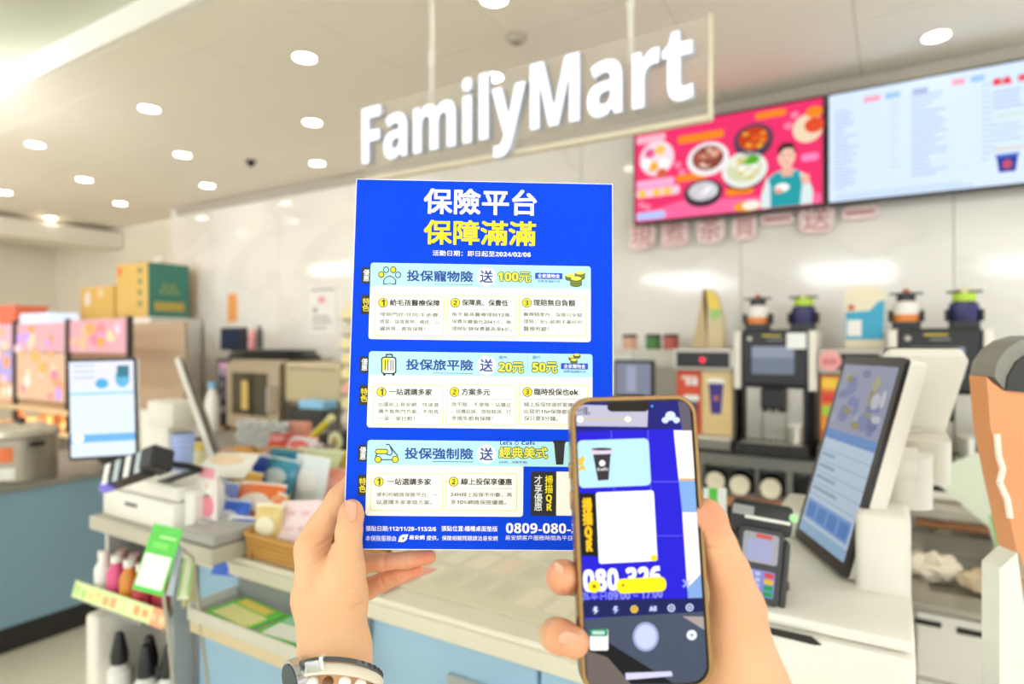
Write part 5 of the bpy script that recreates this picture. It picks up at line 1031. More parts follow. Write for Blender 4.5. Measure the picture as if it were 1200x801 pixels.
# tape dispensers and tools near the flyer edge
q = P(396, 518, 2.3); t = thing('tape_dispenser', 'black tape dispenser with yellow tape beside the flyer edge', 'tape dispenser', (q.x, q.y, q.z-.05)); B().prism([(-.08, 0), (.09, 0), (.09, .03), (.05, .09), (0, .10), (-.06, .04)], -.03, .03, M=FRONT).obj('dispenser_body', mat('#26241f', .4), t); B().cyl((.02, -.034, .06), (.02, .034, .06), .035).obj('tape_roll', mat('#eef0c0', .4), t, True); B().cyl((.02, -.036, .06), (.02, .036, .06), .015).obj('tape_core', mat('#c8a860', .5), t)
q = P(368, 508, 2.4); t = thing('marker_pen', 'yellow marker pen leaning against the black tray', 'pen', q, .3); B().cyl((-.05, 0, -.05), (.06, 0, .05), .013).obj('barrel', mat('#ecdf3c', .4), t, True); B().cyl((.06, 0, .05), (.08, 0, .068), .014).obj('cap', mat('#f4f0a8', .4), t, True)
q = P(349, 503, 2.45); t = thing('eraser_block', 'small salmon pink sponge beside the crumpled bag', 'sponge', q, .4); B().box(-.05, .05, -.03, .03, -.03, .03, .012, 2).obj('sponge_body', mat('#e8a08c', .7), t, True); B().box(-.05, .05, -.031, .031, -.034, -.028).obj('sponge_pad', mat('#c87868', .7), t)
q = P(372, 515, 2.5); t = thing('desk_organizer', 'black desk organizer box under the yellow pen', 'organizer', (q.x, q.y, q.z-.06)); B().box(-.11, .06, -.04, .08, 0, .09, .01, 2).obj('organizer_body', mat('#3a3834', .4), t); B().box(-.09, .04, -.042, -.04, .02, .06).obj('front_pocket', mat('#55524c', .4), t)
q = P(352, 536, 2.3); t = thing('work_shelf', 'orange brown wooden work shelf behind the snack pile', 'shelf', (q.x, q.y+.15, q.z-.03)); B().box(-.6, .55, -.12, .3, -.02, 0, .004).obj('shelf_board', wood, t); B().box(-.58, -.56, -.1, .28, -.5, -.02).obj('shelf_leg', DARK, t); B().box(.5, .52, -.1, .28, -.5, -.02).obj('shelf_leg', DARK, t)
q = P(208, 478, 2.8); t = thing('spray_bottle', 'white spray bottle with blue top beside the oven', 'bottle', (PY(245, 480, 2.95).x, 2.98, LZ+.001)); zt_b = PY(245, 448, 2.95).z-LZ
B().lathe([(.05, 0), (.055, .02), (.055, zt_b-.14), (.03, zt_b-.07), (.02, zt_b-.05)], seg=20).obj('bottle_body', mat('#ece8de', .4), t, True); B().box(-.045, .03, -.015, .015, zt_b-.05, zt_b, .006, 2).obj('trigger_head', mat('#7cb8dc', .4), t, True)
# ================================================================ flyer
YEL = mat('#FFE600', .5, var=0); BLK = mat('#15181c', .5, var=0); WHT = mat('#ffffff', .45, var=0)
NAVY = mat('#0b3a9e', .5, var=0); INK = mat('#3c3c38', .6, var=0); GREYT = mat('#615d57', .6, var=0)
DKG = mat('#1d5a3a', .5, var=0)
TL = P(415, 210, .5154); TR = P(713.3, 216, .5203); BL = P(407, 642.5, .4879); BR = P(722, 644.5, .4928)
FO = (TL+TR+BL+BR)/4; FM = frame(FO, TR-TL+BR-BL, TL-BL+TR-BR)
FI = FM.inverted(); FN = FM.col[2].to_3d()
def fpt(px, py):
    r = ray(px, py); t = (FO-EYE).dot(FN)/r.dot(FN); q = FI @ (EYE+r*t); return (q.x, q.y)
fly = thing('flyer', 'blue insurance flyer with white and yellow headline held up by left hand', 'flyer', M=FM)
fw, fh = .2105/2, .2955/2
B().box(-fw, fw, -fh, fh, -.0006, -.0001).obj('paper', mat('#0044e4', .6, var=.04, scale=8, spec=.12), fly)
fe = mat('#eef2ff', .5, var=0)
b = B()
for a in ((-fw-.0006, -fw, -fh-.0006, fh+.0006), (fw, fw+.0006, -fh-.0006, fh+.0006), (-fw, fw, fh, fh+.0006), (-fw, fw, -fh-.0006, -fh)):
    b.box(a[0], a[1], a[2], a[3], -.0006, -.0001)
b.obj('paper_edge', fe, fly)
F = Panel(fly, I4, .00012, fpt); F.k = .5/735
LB = mat('#b5ecf9', .5, var=0); CRM = mat('#fffdf3', .5, var=0); BRD = mat('#efe08c', .5, var=0); TAG = mat('#0a46c4', .5, var=0)
F.text('保險平台', 497, 220, 629, 253, WHT, 2, .027, keep=False, name='headline')
F.text('保障滿滿', 497, 257, 628, 288.5, YEL, 2, .027, keep=False, name='headline', label='yellow headline lettering')
F.text('活動日期：即日起至2024/02/06', 507, 293, 622, 301.5, WHT, 2, .01, keep=False, name='date_line')
def tabs(y0, y1, y2, y3, dx):
    F.rect(424-dx, y0, 436-dx, y1, BLK, 1, 2, 'side_tab'); F.text('優惠', 426-dx, y0+2.5, 432.8-dx, y1-2.5, WHT, 2, .01, True, 'tab_lettering', keep=False)
    F.rect(423.5-dx, y2, 436-dx, y3, BLK, 1, 2, 'side_tab'); F.text('特色', 425.3-dx, y2+4, 432.6-dx, y3-4, YEL, 2, .01, True, 'tab_lettering', keep=False)
def section(x0, x1, y0, yh, y1, xb=None):
    xb = xb or x1
    F.rect(x0, y0+6, xb, y1, CRM, 2, 3.5, 'panel'); F.rect(x0, y0, x1, yh-3, LB, 3, 3.5, 'panel_header'); F.rect(x0, y0+6, x1 if xb != x1 else x1, yh, LB, 3.1, 0, 'panel_header')
def head(title, ytop, ybot, dx=0, uy=0):
    F.text(title, 477+dx, ytop, 554.5, ybot, NAVY, 4, .026, keep=False, name='panel_title')
    F.rect(508.5+dx*.6, uy-.5, 554.5, uy+.7, mat('#2d5b86', .5, var=0), 4, name='underline')
    cy = (ytop+ybot)/2+.6
    F.poly(ell(570, cy, 11.3), WHT, 4, 'circle'); F.text('送', 562.5, cy-7.5, 577.5, cy+7.5, NAVY, 5, .02, keep=False, name='circle_lettering')
def outl(t, x0, y0, x1, y1, bold=.02, o=.055):
    F.text(t, x0, y0, x1, y1, DKG, 4, bold+o, keep=False, name='outline', base=bold)
    F.text(t, x0, y0, x1, y1, mat('#fff04a', .5, var=0), 5, bold, keep=False, name='offer_lettering')
def coins(cs):
    for i, (cx, cy, r, n) in enumerate(cs):
        for k in range(n):
            y = cy-k*r*.42; L = 4+(i*4+k)*.12
            F.poly([(px, py) for px, py in ell(cx, y+r*.22, r+.9, r*.42+.9, 18)], mat('#5b6b1e', .5, var=0), L, 'coin')
            F.poly(ell(cx, y, r, r*.40, 18), mat('#f4e04e', .5, var=0), L+.06, 'coin')
def boxes(xs, ya, yb, titles, lines, ly, dot, by):
    for i, (xa, xb) in enumerate(xs):
        F.rect(xa, ya, xb, yb, BRD, 3, 3, 'box_border'); F.rect(xa+1, ya+1, xb-1, yb-1, mat('#fffef6', .5, var=0), 3.5, 2.4, 'box')
        cx = xa+9.2
        F.poly(ell(cx, by, 5.7), BLK, 4, 'number_badge'); F.poly(ell(cx, by, 4.9), YEL, 4.5, 'number_badge')
        F.text(str(i+1), cx-2, by-3.4, cx+2, by+3.4, BLK, 5.2, .0, name='number')
        t, tx0, tx1 = titles[i]
        F.text(t, tx0, by-4.2, tx1, by+4.2, mat('#24241f', .5, var=0), 5, .022, keep=False, name='box_title')
        F.polys([[(x, dot-.35), (x+1.1, dot-.35), (x+1.1, dot+.35), (x, dot+.35)] for x in np.arange(xa+5, xb-5, 2.1)], GREYT, 4, 'dotted_line')
        for k, (s, lx0, lx1) in enumerate(lines[i]):
            h = 3.0 if s[0] != '一' or len(s) > 3 else 3
            F.text(s, lx0, ly[k]-h, lx1, ly[k]+h, GREYT, 4, .011, keep=False, name='text_line')
# --- pet insurance
tabs(313, 332, 345, 368.5, 0)
section(434.5, 692.3, 307.6, 339, 400.7)
head('投保寵物險', 316.3, 330.6, 0, 333.2)
for cx, cy, rx, ry, y in ((447, 321.6, 3, 3.2, 1), (452.6, 316, 3, 3.4, 0), (461, 316, 3, 3.4, 1), (466.5, 322, 3, 3.2, 0)):
    F.poly(ell(cx, cy, rx+.6, ry+.6, 18), BLK, 4, 'paw_toe'); F.poly(ell(cx, cy, rx-.5, ry-.5, 18), YEL if y else LB, 4.5, 'paw_toe')
pad = [(449, 332.5), (449.3, 328), (452, 324.5), (456.8, 322.6), (461.5, 324.6), (464.3, 328), (464.5, 332.5), (462, 333.6), (456.8, 332.4), (451.5, 333.6)]
F.poly(pad, BLK, 4, 'paw_pad'); F.poly([(456.8+(x-456.8)*.84, 328.5+(y-328.5)*.78) for x, y in pad], LB, 4.5, 'paw_pad')
outl('100元', 583.5, 318.3, 622, 330.8)
F.rect(627, 319.5, 659, 327.2, TAG, 4, 1, 'tag'); F.text('全家購物金', 630, 320.7, 656, 326, WHT, 5, .01, keep=False, name='tag_lettering')
F.text('消費滿200元折', 629.5, 327.8, 656.5, 331.4, NAVY, 4, 0, keep=False, name='text_line')
coins([(668.3, 325, 5.3, 2), (679.5, 324, 5.3, 3), (675, 331.5, 6.2, 3)])
boxes([(439.8, 520), (524.3, 604.6), (608, 687.3)], 345.7, 394.4,
      [('給毛孩醫療保障', 457, 515.5), ('保障高、保費低', 541.5, 595.3), ('理賠無自負額', 625, 674)],
      [[('理賠門診/住院/手術費，', 445.3, 516), ('感冒、誤食異物、癌症、心', 445.3, 514.8), ('臟病等，都有保障！', 445.3, 498)],
       [('每年最高醫療理賠12萬，', 529.6, 600), ('保費年繳最低2041元，無', 529.6, 599), ('理賠紀錄保費最高享6折。', 529.6, 600)],
       [('醫療額度內，保險可全額', 613.4, 682), ('理賠，安心給飼主最好的', 613.4, 682), ('醫療照顧！', 613.4, 643)]], (368.6, 377, 385.2), 362.4, 354.7)
# --- travel insurance
tabs(417.3, 436.6, 450.5, 474.5, 2.2)
section(432.6, 694.3, 411.2, 442.3, 503.2)
head('投保旅平險', 420.3, 434.3, -1, 437)
def ring(pts, c, k, ma, mb, L, nm):
    F.poly(pts, ma, L, nm); F.poly([(c[0]+(x-c[0])*k[0], c[1]+(y-c[1])*k[1]) for x, y in pts], mb, L+.5, nm)
F.poly(rrect(452, 414.3, 460.5, 420, 1.2), BLK, 4, 'suitcase_handle'); F.poly(rrect(453.6, 416, 459, 420, .4), LB, 4.3, 'suitcase_handle')
F.poly(rrect(446.8, 417.7, 464.6, 438.2, 3.5), BLK, 4.5, 'suitcase'); F.poly(rrect(448.3, 419.2, 463.1, 436.7, 2.6), WHT, 4.8, 'suitcase')
F.poly([(448.6, 419.8), (458, 419.4), (450.5, 434), (448.6, 434)], YEL, 5, 'suitcase_shade')
F.polys([rrect(x, 421.5, x+1.1, 434, .5) for x in (451, 454.3, 457.6, 460.4)], BLK, 5.3, 'suitcase_rib')
F.polys([ell(450.5, 438.8, 1.4), ell(461, 438.8, 1.4)], BLK, 4.4, 'suitcase_wheel')
F.text('國內', 584.8, 416.6, 594, 420.6, NAVY, 4, .005, keep=False, name='text_line'); F.text('國外', 624.3, 416.6, 633.5, 420.6, NAVY, 4, .005, keep=False, name='text_line')
outl('20元', 584.5, 424, 613.5, 436.8); outl('50元', 624, 424, 653, 436.8)
F.rect(617.8, 417, 618.4, 437, mat('#8fb7c9', .5, var=0), 4, name='divider')
coins([(670.5, 419.6, 3.6, 2), (676, 417, 3.6, 2), (672.5, 423, 3.6, 2)])
F.rect(657.3, 425.3, 689, 432.8, TAG, 4, 1, 'tag'); F.text('全家購物金', 660.5, 426.4, 686, 431.7, WHT, 5, .01, keep=False, name='tag_lettering')
F.text('消費滿200元折', 660, 433.4, 687, 437, NAVY, 4, 0, keep=False, name='text_line')
boxes([(438, 519.3), (523.4, 604.6), (608.8, 689)], 449.8, 498,
      [('一站選購多家', 456, 506.3), ('方案多元', 541, 574.3), ('臨時投保也ok', 626, 677.5)],
      [[('出國前上易安網，快速選', 443.5, 514), ('購市售熱門方案，不用再', 443.5, 514), ('一家一家比較！', 443.5, 486)],
       [('旅平險、不便險一站購足', 529, 599), ('，班機延誤、旅程取消、行', 529, 599), ('李損失都有保障！', 529, 577.5)],
       [('線上投保快速抓緊機會', 614, 678), ('出發前1hr保障都能投', 614, 678), ('保只要3分鐘。', 614, 653.5)]], (473.8, 482, 490), 467.3, 459)
# --- motor insurance
tabs(520.8, 540.7, 555.5, 580.5, 4)
section(430.8, 696.3, 515, 547, 605.2, 612.8)
head('投保強制險', 524, 538.2, -2.5, 540.6)
for cx in (443.2, 463.3):
    F.poly(ell(cx, 538, 4.2), BLK, 4, 'scooter_wheel'); F.poly(ell(cx, 538, 3.1), YEL, 4.6, 'scooter_wheel')
F.poly(rrect(439.5, 525.6, 455, 531.8, 3), BLK, 4, 'scooter_seat'); F.poly(rrect(440.6, 526.7, 453.9, 530.7, 2.2), YEL, 4.5, 'scooter_seat')
def stroke(pts, w_, m, L, nm):
    qs = []
    for (x0, y0), (x1, y1) in zip(pts, pts[1:]):
        l = math.hypot(x1-x0, y1-y0); nx, ny = -(y1-y0)/l*w_/2, (x1-x0)/l*w_/2
        qs.append([(x0+nx, y0+ny), (x1+nx, y1+ny), (x1-nx, y1-ny), (x0-nx, y0-ny)])
    F.polys(qs, m, L, nm)
stroke([(453, 532), (458, 533), (460, 529.5), (456.5, 520.5), (452, 520.5)], 1.2, BLK, 4.1, 'scooter_frame')
stroke([(457, 522), (463, 530), (466.5, 534)], 1.3, BLK, 4.2, 'scooter_frame'); stroke([(447, 538.3), (459, 538.3)], 1.2, BLK, 4.3, 'scooter_frame')
stroke([(440, 534.5), (442, 531.5)], 1.3, BLK, 4.25, 'scooter_frame')
F.text("Let's", 586, 516.4, 600, 521, NAVY, 4, .015, keep=False, name='text_line'); F.text('Café', 611, 516.4, 627, 521, NAVY, 4, .015, keep=False, name='text_line')
F.poly(ell(605.5, 518.8, 2.2, 2.5, 16), NAVY, 4, 'emblem'); F.poly(ell(605.5, 518.8, 1.4, 1.7, 16), LB, 4.4, 'emblem')
outl('經典美式', 585, 523.2, 641.5, 537)
F.text('(中杯，冷熱不限)', 585, 539.6, 618, 543.4, NAVY, 4, .006, keep=False, name='text_line')
F.poly([(649, 518), (662, 518), (660, 544), (651.6, 544)], mat('#262324', .5, var=0), 4, 'cup_picture'); F.poly(rrect(648, 515.6, 663, 518.8, 1), BLK, 4.4, 'cup_lid_picture')
boxes([(434.8, 519), (522.4, 605.8)], 553.7, 598.6,
      [('一站選購多家', 454, 505.3), ('線上投保享優惠', 540.3, 600)],
      [[('便利的網路保險平台，一', 441.3, 513), ('站選購多家車險方案。', 441.3, 506)],
       [('24H線上投保不中斷，再', 528, 600), ('享10%網路保險優惠。', 528, 593)]], (579.2, 588), 572, 564)
F.rect(622.3, 552.2, 656, 604, BLK, 2, 3, 'scan_box'); F.rect(652, 552.2, 692, 604, CRM, 2.5, 1, 'scan_card')
F.text('掃描QR', 638.5, 556.5, 647.8, 598, YEL, 4, .02, True, 'scan_lettering', keep=False); F.text('才享優惠', 626, 556.5, 635.5, 598, WHT, 4, .005, True, 'scan_lettering', keep=False)
F.text('張貼日期:112/11/29~113/2/6', 429, 615.6, 511, 622.4, WHT, 2, .012, keep=False, name='footer_line')
F.text('張貼位置:櫃檯桌面墊版', 517.5, 615.6, 583, 622.4, WHT, 2, .012, keep=False, name='footer_line')
F.text('0809-080-326', 593, 612.3, 697, 625, WHT, 2, .012, keep=False, name='phone_number')
F.text('本保險服務由', 428.5, 627, 464, 633.6, WHT, 2, .004, keep=False, name='footer_line')
F.poly([(466.5, 634.5), (468, 628.5), (471.5, 626), (478.5, 625.6), (476.6, 632), (473, 634.6)], WHT, 2, 'logo')
F.poly([(469, 632.3), (472.5, 629), (474.5, 629), (473, 632), (471, 630.9)], mat('#0a4cf0', .4, var=0), 2.5, 'logo')
F.text('易安網', 479.5, 626.6, 497.5, 632, WHT, 2, .02, keep=False, name='footer_line')
F.text('提供，保險相關問題請洽易安網', 500, 627, 583, 633.4, WHT, 2, .006, keep=False, name='footer_line')
F.text('易安網客戶服務時間為平日09:00~17:00', 592, 626.6, 708, 633.2, WHT, 2, .003, keep=False, name='footer_line')
# ================================================================ hands (signed distance shapes -> one continuous surface each)
def surface_nets(phi, org, h):
    nx, ny, nz = phi.shape; s = phi < 0
    c = np.zeros((nx-1, ny-1, nz-1), np.int8)
    for dx in (0, 1):
        for dy in (0, 1):
            for dz in (0, 1): c += s[dx:nx-1+dx, dy:ny-1+dy, dz:nz-1+dz]
    act = (c > 0) & (c < 8); idx = -np.ones(act.shape, np.int64); cells = np.argwhere(act); idx[act] = np.arange(len(cells))
    acc = np.zeros((len(cells), 3)); cnt = np.zeros(len(cells))
    cor = [(a, b_, c_) for a in (0, 1) for b_ in (0, 1) for c_ in (0, 1)]
    for a in range(8):
        for ax in range(3):
            if cor[a][ax]: continue
            q = list(cor[a]); q[ax] = 1
            i0 = cells+np.array(cor[a]); i1 = cells+np.array(q)
            v0 = phi[i0[:, 0], i0[:, 1], i0[:, 2]]; v1 = phi[i1[:, 0], i1[:, 1], i1[:, 2]]
            m = (v0 < 0) != (v1 < 0)
            t = np.where(m, v0/np.where(m, v0-v1, 1), 0)
            p = i0.astype(float); p[:, ax] += t
            acc[m] += p[m]; cnt[m] += 1
    v = acc/cnt[:, None]*h+org
    quads = []
    for ax in range(3):
        o1, o2 = [(1, 2), (2, 0), (0, 1)][ax]
        sl0 = [slice(1, None)]*3; sl0[ax] = slice(0, -1)
        A = s[tuple(slice(1, n-1) if k != ax else slice(0, n-1) for k, n in enumerate(s.shape))]
        Bq = s[tuple(slice(1, n-1) if k != ax else slice(1, n) for k, n in enumerate(s.shape))]
        e = np.argwhere(A != Bq)
        if not len(e): continue
        sg = A[e[:, 0], e[:, 1], e[:, 2]]
        base = e.copy()
        for k in range(3):
            if k != ax: base[:, k] += 1
        def cell(d1, d2):
            q = base.copy(); q[:, o1] += d1; q[:, o2] += d2
            return idx[q[:, 0], q[:, 1], q[:, 2]]
        q = np.stack([cell(-1, -1), cell(0, -1), cell(0, 0), cell(-1, 0)], 1)
        q[~sg] = q[~sg][:, ::-1]
        quads.append(q)
    return v, np.concatenate(quads)
def px2mm(p):      # (px, py, depth) -> camera frame in mm (right, up, forward)
    x, y, d = p[:3]; return np.array([(x-600)/FPX*d, (400.5-y)/FPX*d, d])*1000
def smin(a, b_, k):
    h_ = np.clip(.5+.5*(b_-a)/k, 0, 1); return b_*(1-h_)+a*h_-k*h_*(1-h_)
def cap(G, a, b_, ra, rb, sc=None):
    d = b_-a; L = d@d; q = G-a
    t = np.clip((q@d)/L, 0, 1); w_ = q-t[..., None]*d
    return np.sqrt((w_*w_).sum(-1))-(ra+(rb-ra)*t)
def build_hand(palm, fingers, grooves, h=1.1, kp=9, kf=7, wr=0):
    pts = [(px2mm(p), p[3]) for ch in palm+fingers for p in ch]
    lo = np.min([p-r for p, r in pts], 0)-6; hi = np.max([p+r for p, r in pts], 0)+6
    n = np.ceil((hi-lo)/h).astype(int)+1
    ax = [lo[k]+np.arange(n[k])*h for k in range(3)]
    G = np.stack(np.meshgrid(*ax, indexing='ij'), -1).astype(np.float32)
    def chain(ch, k=3.):
        c = None
        for p, q in zip(ch, ch[1:]):
            d = cap(G, px2mm(p).astype(np.float32), px2mm(q).astype(np.float32), p[3], q[3])
            c = d if c is None else smin(c, d, k)
        return c
    base = None
    for ch in palm:
        c = chain(ch, 8); base = c if base is None else smin(base, c, kp)
    tot = base
    for ch in fingers: tot = np.minimum(tot, smin(base, chain(ch), kf))
    for p, dirn, dep, wd, R in grooves:
        c = px2mm(p); a = np.array(dirn, float); a /= np.linalg.norm(a)
        q = G-c; tot = tot+2.1*dep*np.exp(-((q@a)/wd)**2)*np.exp(-(q*q).sum(-1)/R**2)
    v, f = surface_nets(tot, lo, h)
    return v, f
def cam2w(v):
    v = np.asarray(v)/1000
    return np.stack([CY*v[..., 0]-SY*v[..., 2], SY*v[..., 0]+CY*v[..., 2], v[..., 1]+EYE.z], -1)
def skin_mat():
    m = bpy.data.materials.new('skin'); m.use_nodes = True; nt = m.node_tree; b_ = nt.nodes['Principled BSDF']
    at = nt.nodes.new('ShaderNodeAttribute'); at.attribute_name = 'blush'
    tc = nt.nodes.new('ShaderNodeTexCoord')
    n1 = nt.nodes.new('ShaderNodeTexNoise'); n1.inputs['Scale'].default_value = 45; n1.inputs['Detail'].default_value = 4
    nt.links.new(tc.outputs['Object'], n1.inputs['Vector'])
    mx = nt.nodes.new('ShaderNodeMix'); mx.data_type = 'RGBA'
    mx.inputs[6].default_value = rgb('#e6b88e'); mx.inputs[7].default_value = rgb('#e2906f')
    ad = nt.nodes.new('ShaderNodeMath'); ad.operation = 'MULTIPLY_ADD'
    nt.links.new(n1.outputs['Fac'], ad.inputs[0]); ad.inputs[1].default_value = .35; nt.links.new(at.outputs['Fac'], ad.inputs[2])
    sb = nt.nodes.new('ShaderNodeMath'); sb.operation = 'SUBTRACT'; sb.use_clamp = True; nt.links.new(ad.outputs[0], sb.inputs[0]); sb.inputs[1].default_value = .1
    nt.links.new(sb.outputs[0], mx.inputs[0]); nt.links.new(mx.outputs[2], b_.inputs['Base Color'])
    v = nt.nodes.new('ShaderNodeTexVoronoi'); v.inputs['Scale'].default_value = 900; v.feature = 'F1'
    mp = nt.nodes.new('ShaderNodeMapping'); mp.inputs['Scale'].default_value = (1, 1, .5)
    nt.links.new(tc.outputs['Object'], mp.inputs[0]); nt.links.new(mp.outputs[0], v.inputs['Vector'])
    bp = nt.nodes.new('ShaderNodeBump'); bp.inputs['Strength'].default_value = .25; bp.inputs['Distance'].default_value = .0004
    nt.links.new(v.outputs['Distance'], bp.inputs['Height']); nt.links.new(bp.outputs[0], b_.inputs['Normal'])
    b_.inputs['Roughness'].default_value = .48; b_.inputs['Specular IOR Level'].default_value = .35
    b_.inputs['Subsurface Weight'].default_value = .25; b_.inputs['Subsurface Scale'].default_value = .004
    b_.inputs['Subsurface Radius'].default_value = (1, .35, .2)
    return m
SKIN = skin_mat()
def make_hand(name, label, parent, palm, fingers, grooves, tips, **k):
    v, f = build_hand(palm, fingers, grooves, **k)
    wv = cam2w(v); me = bpy.data.meshes.new(name); me.from_pydata(wv.tolist(), [], f.tolist()); me.update()
    at = me.attributes.new('blush', 'FLOAT', 'POINT')
    bl = np.zeros(len(v))
    for p, R, s_ in tips: bl = np.maximum(bl, s_*np.exp(-((v-px2mm(p))**2).sum(1)/R**2))
    at.data.foreach_set('value', bl.astype(np.float32))
    o = link(name, me, SKIN, parent, True, label)
    sm = o.modifiers.new('smooth', 'SMOOTH'); sm.factor = .5; sm.iterations = 2
    return o
def nail(parent, p, along, out, L, Wd, r, m, name='nail'):
    """curved nail plate; along/out in camera frame (right, up, forward)"""
    c = px2mm(p); a = np.array(along, float); a /= np.linalg.norm(a); n = np.array(out, float); n -= a*(n@a); n /= np.linalg.norm(n); s_ = np.cross(a, n)
    vs, fs = [], []; N = 9
    for top in (0, 1):
        for i in range(N):
            for j in range(N):
                u = (i/(N-1)*2-1); w_ = (j/(N-1)*2-1)
                # superellipse outline
                k_ = max(abs(u), abs(w_)); e = (abs(u)**3+abs(w_)**3)**(1/3) or 1; u2 = u*k_/e; w2 = w_*k_/e
                x = u2*Wd; y = w2*L
                d = -(r-math.sqrt(max(r*r-x*x, 0)))-.03*y*y/L
                vs.append(c+s_*x+a*y+n*(d-(0 if top else .8)))
        o_ = top*N*N
        for i in range(N-1):
            for j in range(N-1):
                q = (o_+i*N+j, o_+(i+1)*N+j, o_+(i+1)*N+j+1, o_+i*N+j+1); fs.append(q if top else q[::-1])
    bd = [(i, 0) for i in range(N)]+[(N-1, j) for j in range(1, N)]+[(i, N-1) for i in range(N-2, -1, -1)]+[(0, j) for j in range(N-2, 0, -1)]
    for (i, j), (i2, j2) in zip(bd, bd[1:]+bd[:1]):
        fs.append((i*N+j, i2*N+j2, N*N+i2*N+j2, N*N+i*N+j))
    me = bpy.data.meshes.new(name); me.from_pydata(cam2w(np.array(vs)).tolist(), [], fs)
    return link(name, me, m, parent, True)
per = thing('person', "person's two bare hands, left pinching blue flyer, right gripping gold-cased phone", 'person', (0, 0, 0))
# left hand: thumb in front of the sheet, four fingers behind it
lp = [[(386, 1010, .415, 36), (388, 880, .455, 32), (386, 768, .480, 22), (370, 700, .487, 17), (366, 642, .496, 12.5)],
      [(398, 1010, .43, 34), (402, 860, .465, 28), (404, 760, .485, 19), (398, 705, .486, 19.5), (403, 672, .482, 15.5)],
      [(400, 760, .50, 17), (384, 700, .515, 14), (378, 655, .517, 11)], [(404, 750, .505, 16), (392, 715, .53, 13), (392, 695, .532, 10)],
      [(396, 690, .505, 17), (412, 690, .50, 12)]]
lf = [[(400, 690, .484, 17), (405, 652, .479, 13), (409, 622, .4755, 9.8), (411.5, 604, .4765, 9.2), (411.5, 598, .477, 8.6)],
      [(365, 643, .498, 12.2), (376, 618, .503, 11), (398, 584, .508, 10), (425, 556, .512, 8.8), (448, 534, .512, 8), (462, 520, .511, 7)],
      [(378, 655, .517, 11), (424, 659, .512, 8.2), (447, 658.5, .510, 7), (478, 655.5, .508, 6.8), (503, 652, .506, 5.6)],
      [(388, 693, .531, 10), (432, 689, .524, 8.6), (452, 679, .520, 7.4), (470, 672, .518, 6.9), (488, 667, .516, 5.5)],
      [(394, 712, .538, 9), (412, 706, .548, 7.5), (424, 694, .556, 7), (420, 680, .562, 6)]]
lg = [((449, 659, .500), (1, .1, 0), .9, 1.0, 9), ((474, 656, .498), (1, .1, 0), .6, .9, 8), ((446, 682, .51), (1, .5, 0), 1., 1.1, 8), ((466, 673, .508), (1, .4, 0), .6, .9, 7),
      ((385, 634, .485), (-.5, 1, 0), 1.2, 1.2, 16), ((391, 620, .485), (1, .5, 0), 2.2, 2.5, 10), ((380, 645, .482), (-.6, 1, 0), .7, 1., 14),
      ((376, 655, .478), (-.5, 1, 0), .45, .9, 14), ((406, 622, .465), (.05, 1, 0), .55, .9, 9), ((405, 627, .465), (.05, 1, 0), .45, .8, 9), ((427, 657, .475), (1, .5, 0), 1.0, 1.2, 9)]
for k, (x, y) in enumerate(((425, 668), (423, 677), (420, 686), (418, 694), (414, 702))): lg.append(((x, y, .468), (.55, 1, .1), .5, .8, 9))
lg.append(((424, 712, .475), (.3, 1, 0), 1.6, 3.5, 9)); lg.append(((423, 745, .47), (1, .1, 0), .9, 1.6, 16)); lg.append(((416, 745, .465), (1, .1, 0), .5, 1.3, 16))
lh = make_hand('left_hand', 'left hand with thumb over the flyer and watch on wrist', per, lp, lf, lg,
               [((411, 600, .47), 14, .45), ((500, 652, .5), 16, .95), ((488, 667, .51), 16, .95), ((455, 670, .51), 26, .6), ((385, 632, .485), 20, .25), ((395, 575, .5), 16, .3)], h=1.0)
NAIL = mat('#e2a98c', .25, var=.03, spec=.6)
nail(per, (408.5, 599, .4670), (.0, 1, .02), (-.38, .1, -1), 8.2, 5.6, 8.5, NAIL)
# right hand: thumb along the right edge, fingertips round the left edge
rp = [[(960, 1080, .33, 34), (905, 900, .375, 30), (876, 800, .388, 23), (858, 735, .388, 16)],
      [(900, 1080, .36, 34), (860, 900, .395, 26), (820, 800, .415, 17), (790, 700, .418, 12)],
      [(840, 840, .41, 22), (770, 800, .412, 14), (740, 790, .412, 11)]]
rf = [[(868, 765, .390, 20), (865, 712, .386, 16), (853, 668, .382, 12.6), (843, 640, .3805, 10.6), (833, 609, .379, 9.4), (829, 600, .379, 8.4)],
      [(800, 690, .42, 11), (765, 620, .412, 9.5), (740, 575, .402, 8.5), (722, 548, .396, 7.8)],
      [(795, 700, .42, 11), (735, 690, .418, 10), (682, 682, .412, 9.5), (659, 677, .396, 9.6), (660, 675, .376, 9.4), (661, 674, .3715, 8.6)],
      [(790, 750, .42, 11), (735, 760, .418, 10.2), (676, 752, .408, 10), (652, 744, .388, 10), (658, 746, .367, 9.6), (673, 752, .3555, 8.6)],
      [(770, 810, .412, 11), (720, 835, .40, 9), (690, 845, .385, 8.5)]]
rg = [((836, 648, .365), (-.1, 1, 0), .9, 1.2, 14), ((839, 655, .365), (-.1, 1, 0), .4, .9, 12)]
rh = make_hand('right_hand', 'right hand gripping the phone from behind, thumb on its right edge', per, rp, rf, rg,
               [((832, 605, .37), 18, .8), ((660, 675, .375), 15, .9), ((672, 752, .36), 15, .95), ((885, 710, .38), 22, .35), ((845, 680, .37), 30, .3)], h=1.15)
nail(per, (651.5, 669, .3665), (.1, 1, -.3), (-.8, .1, -.75), 5.5, 4.6, 7, NAIL)
nail(per, (667, 751.5, .3480), (1, -.35, .1), (-.25, -.1, -1), 6.4, 4.8, 7, NAIL)
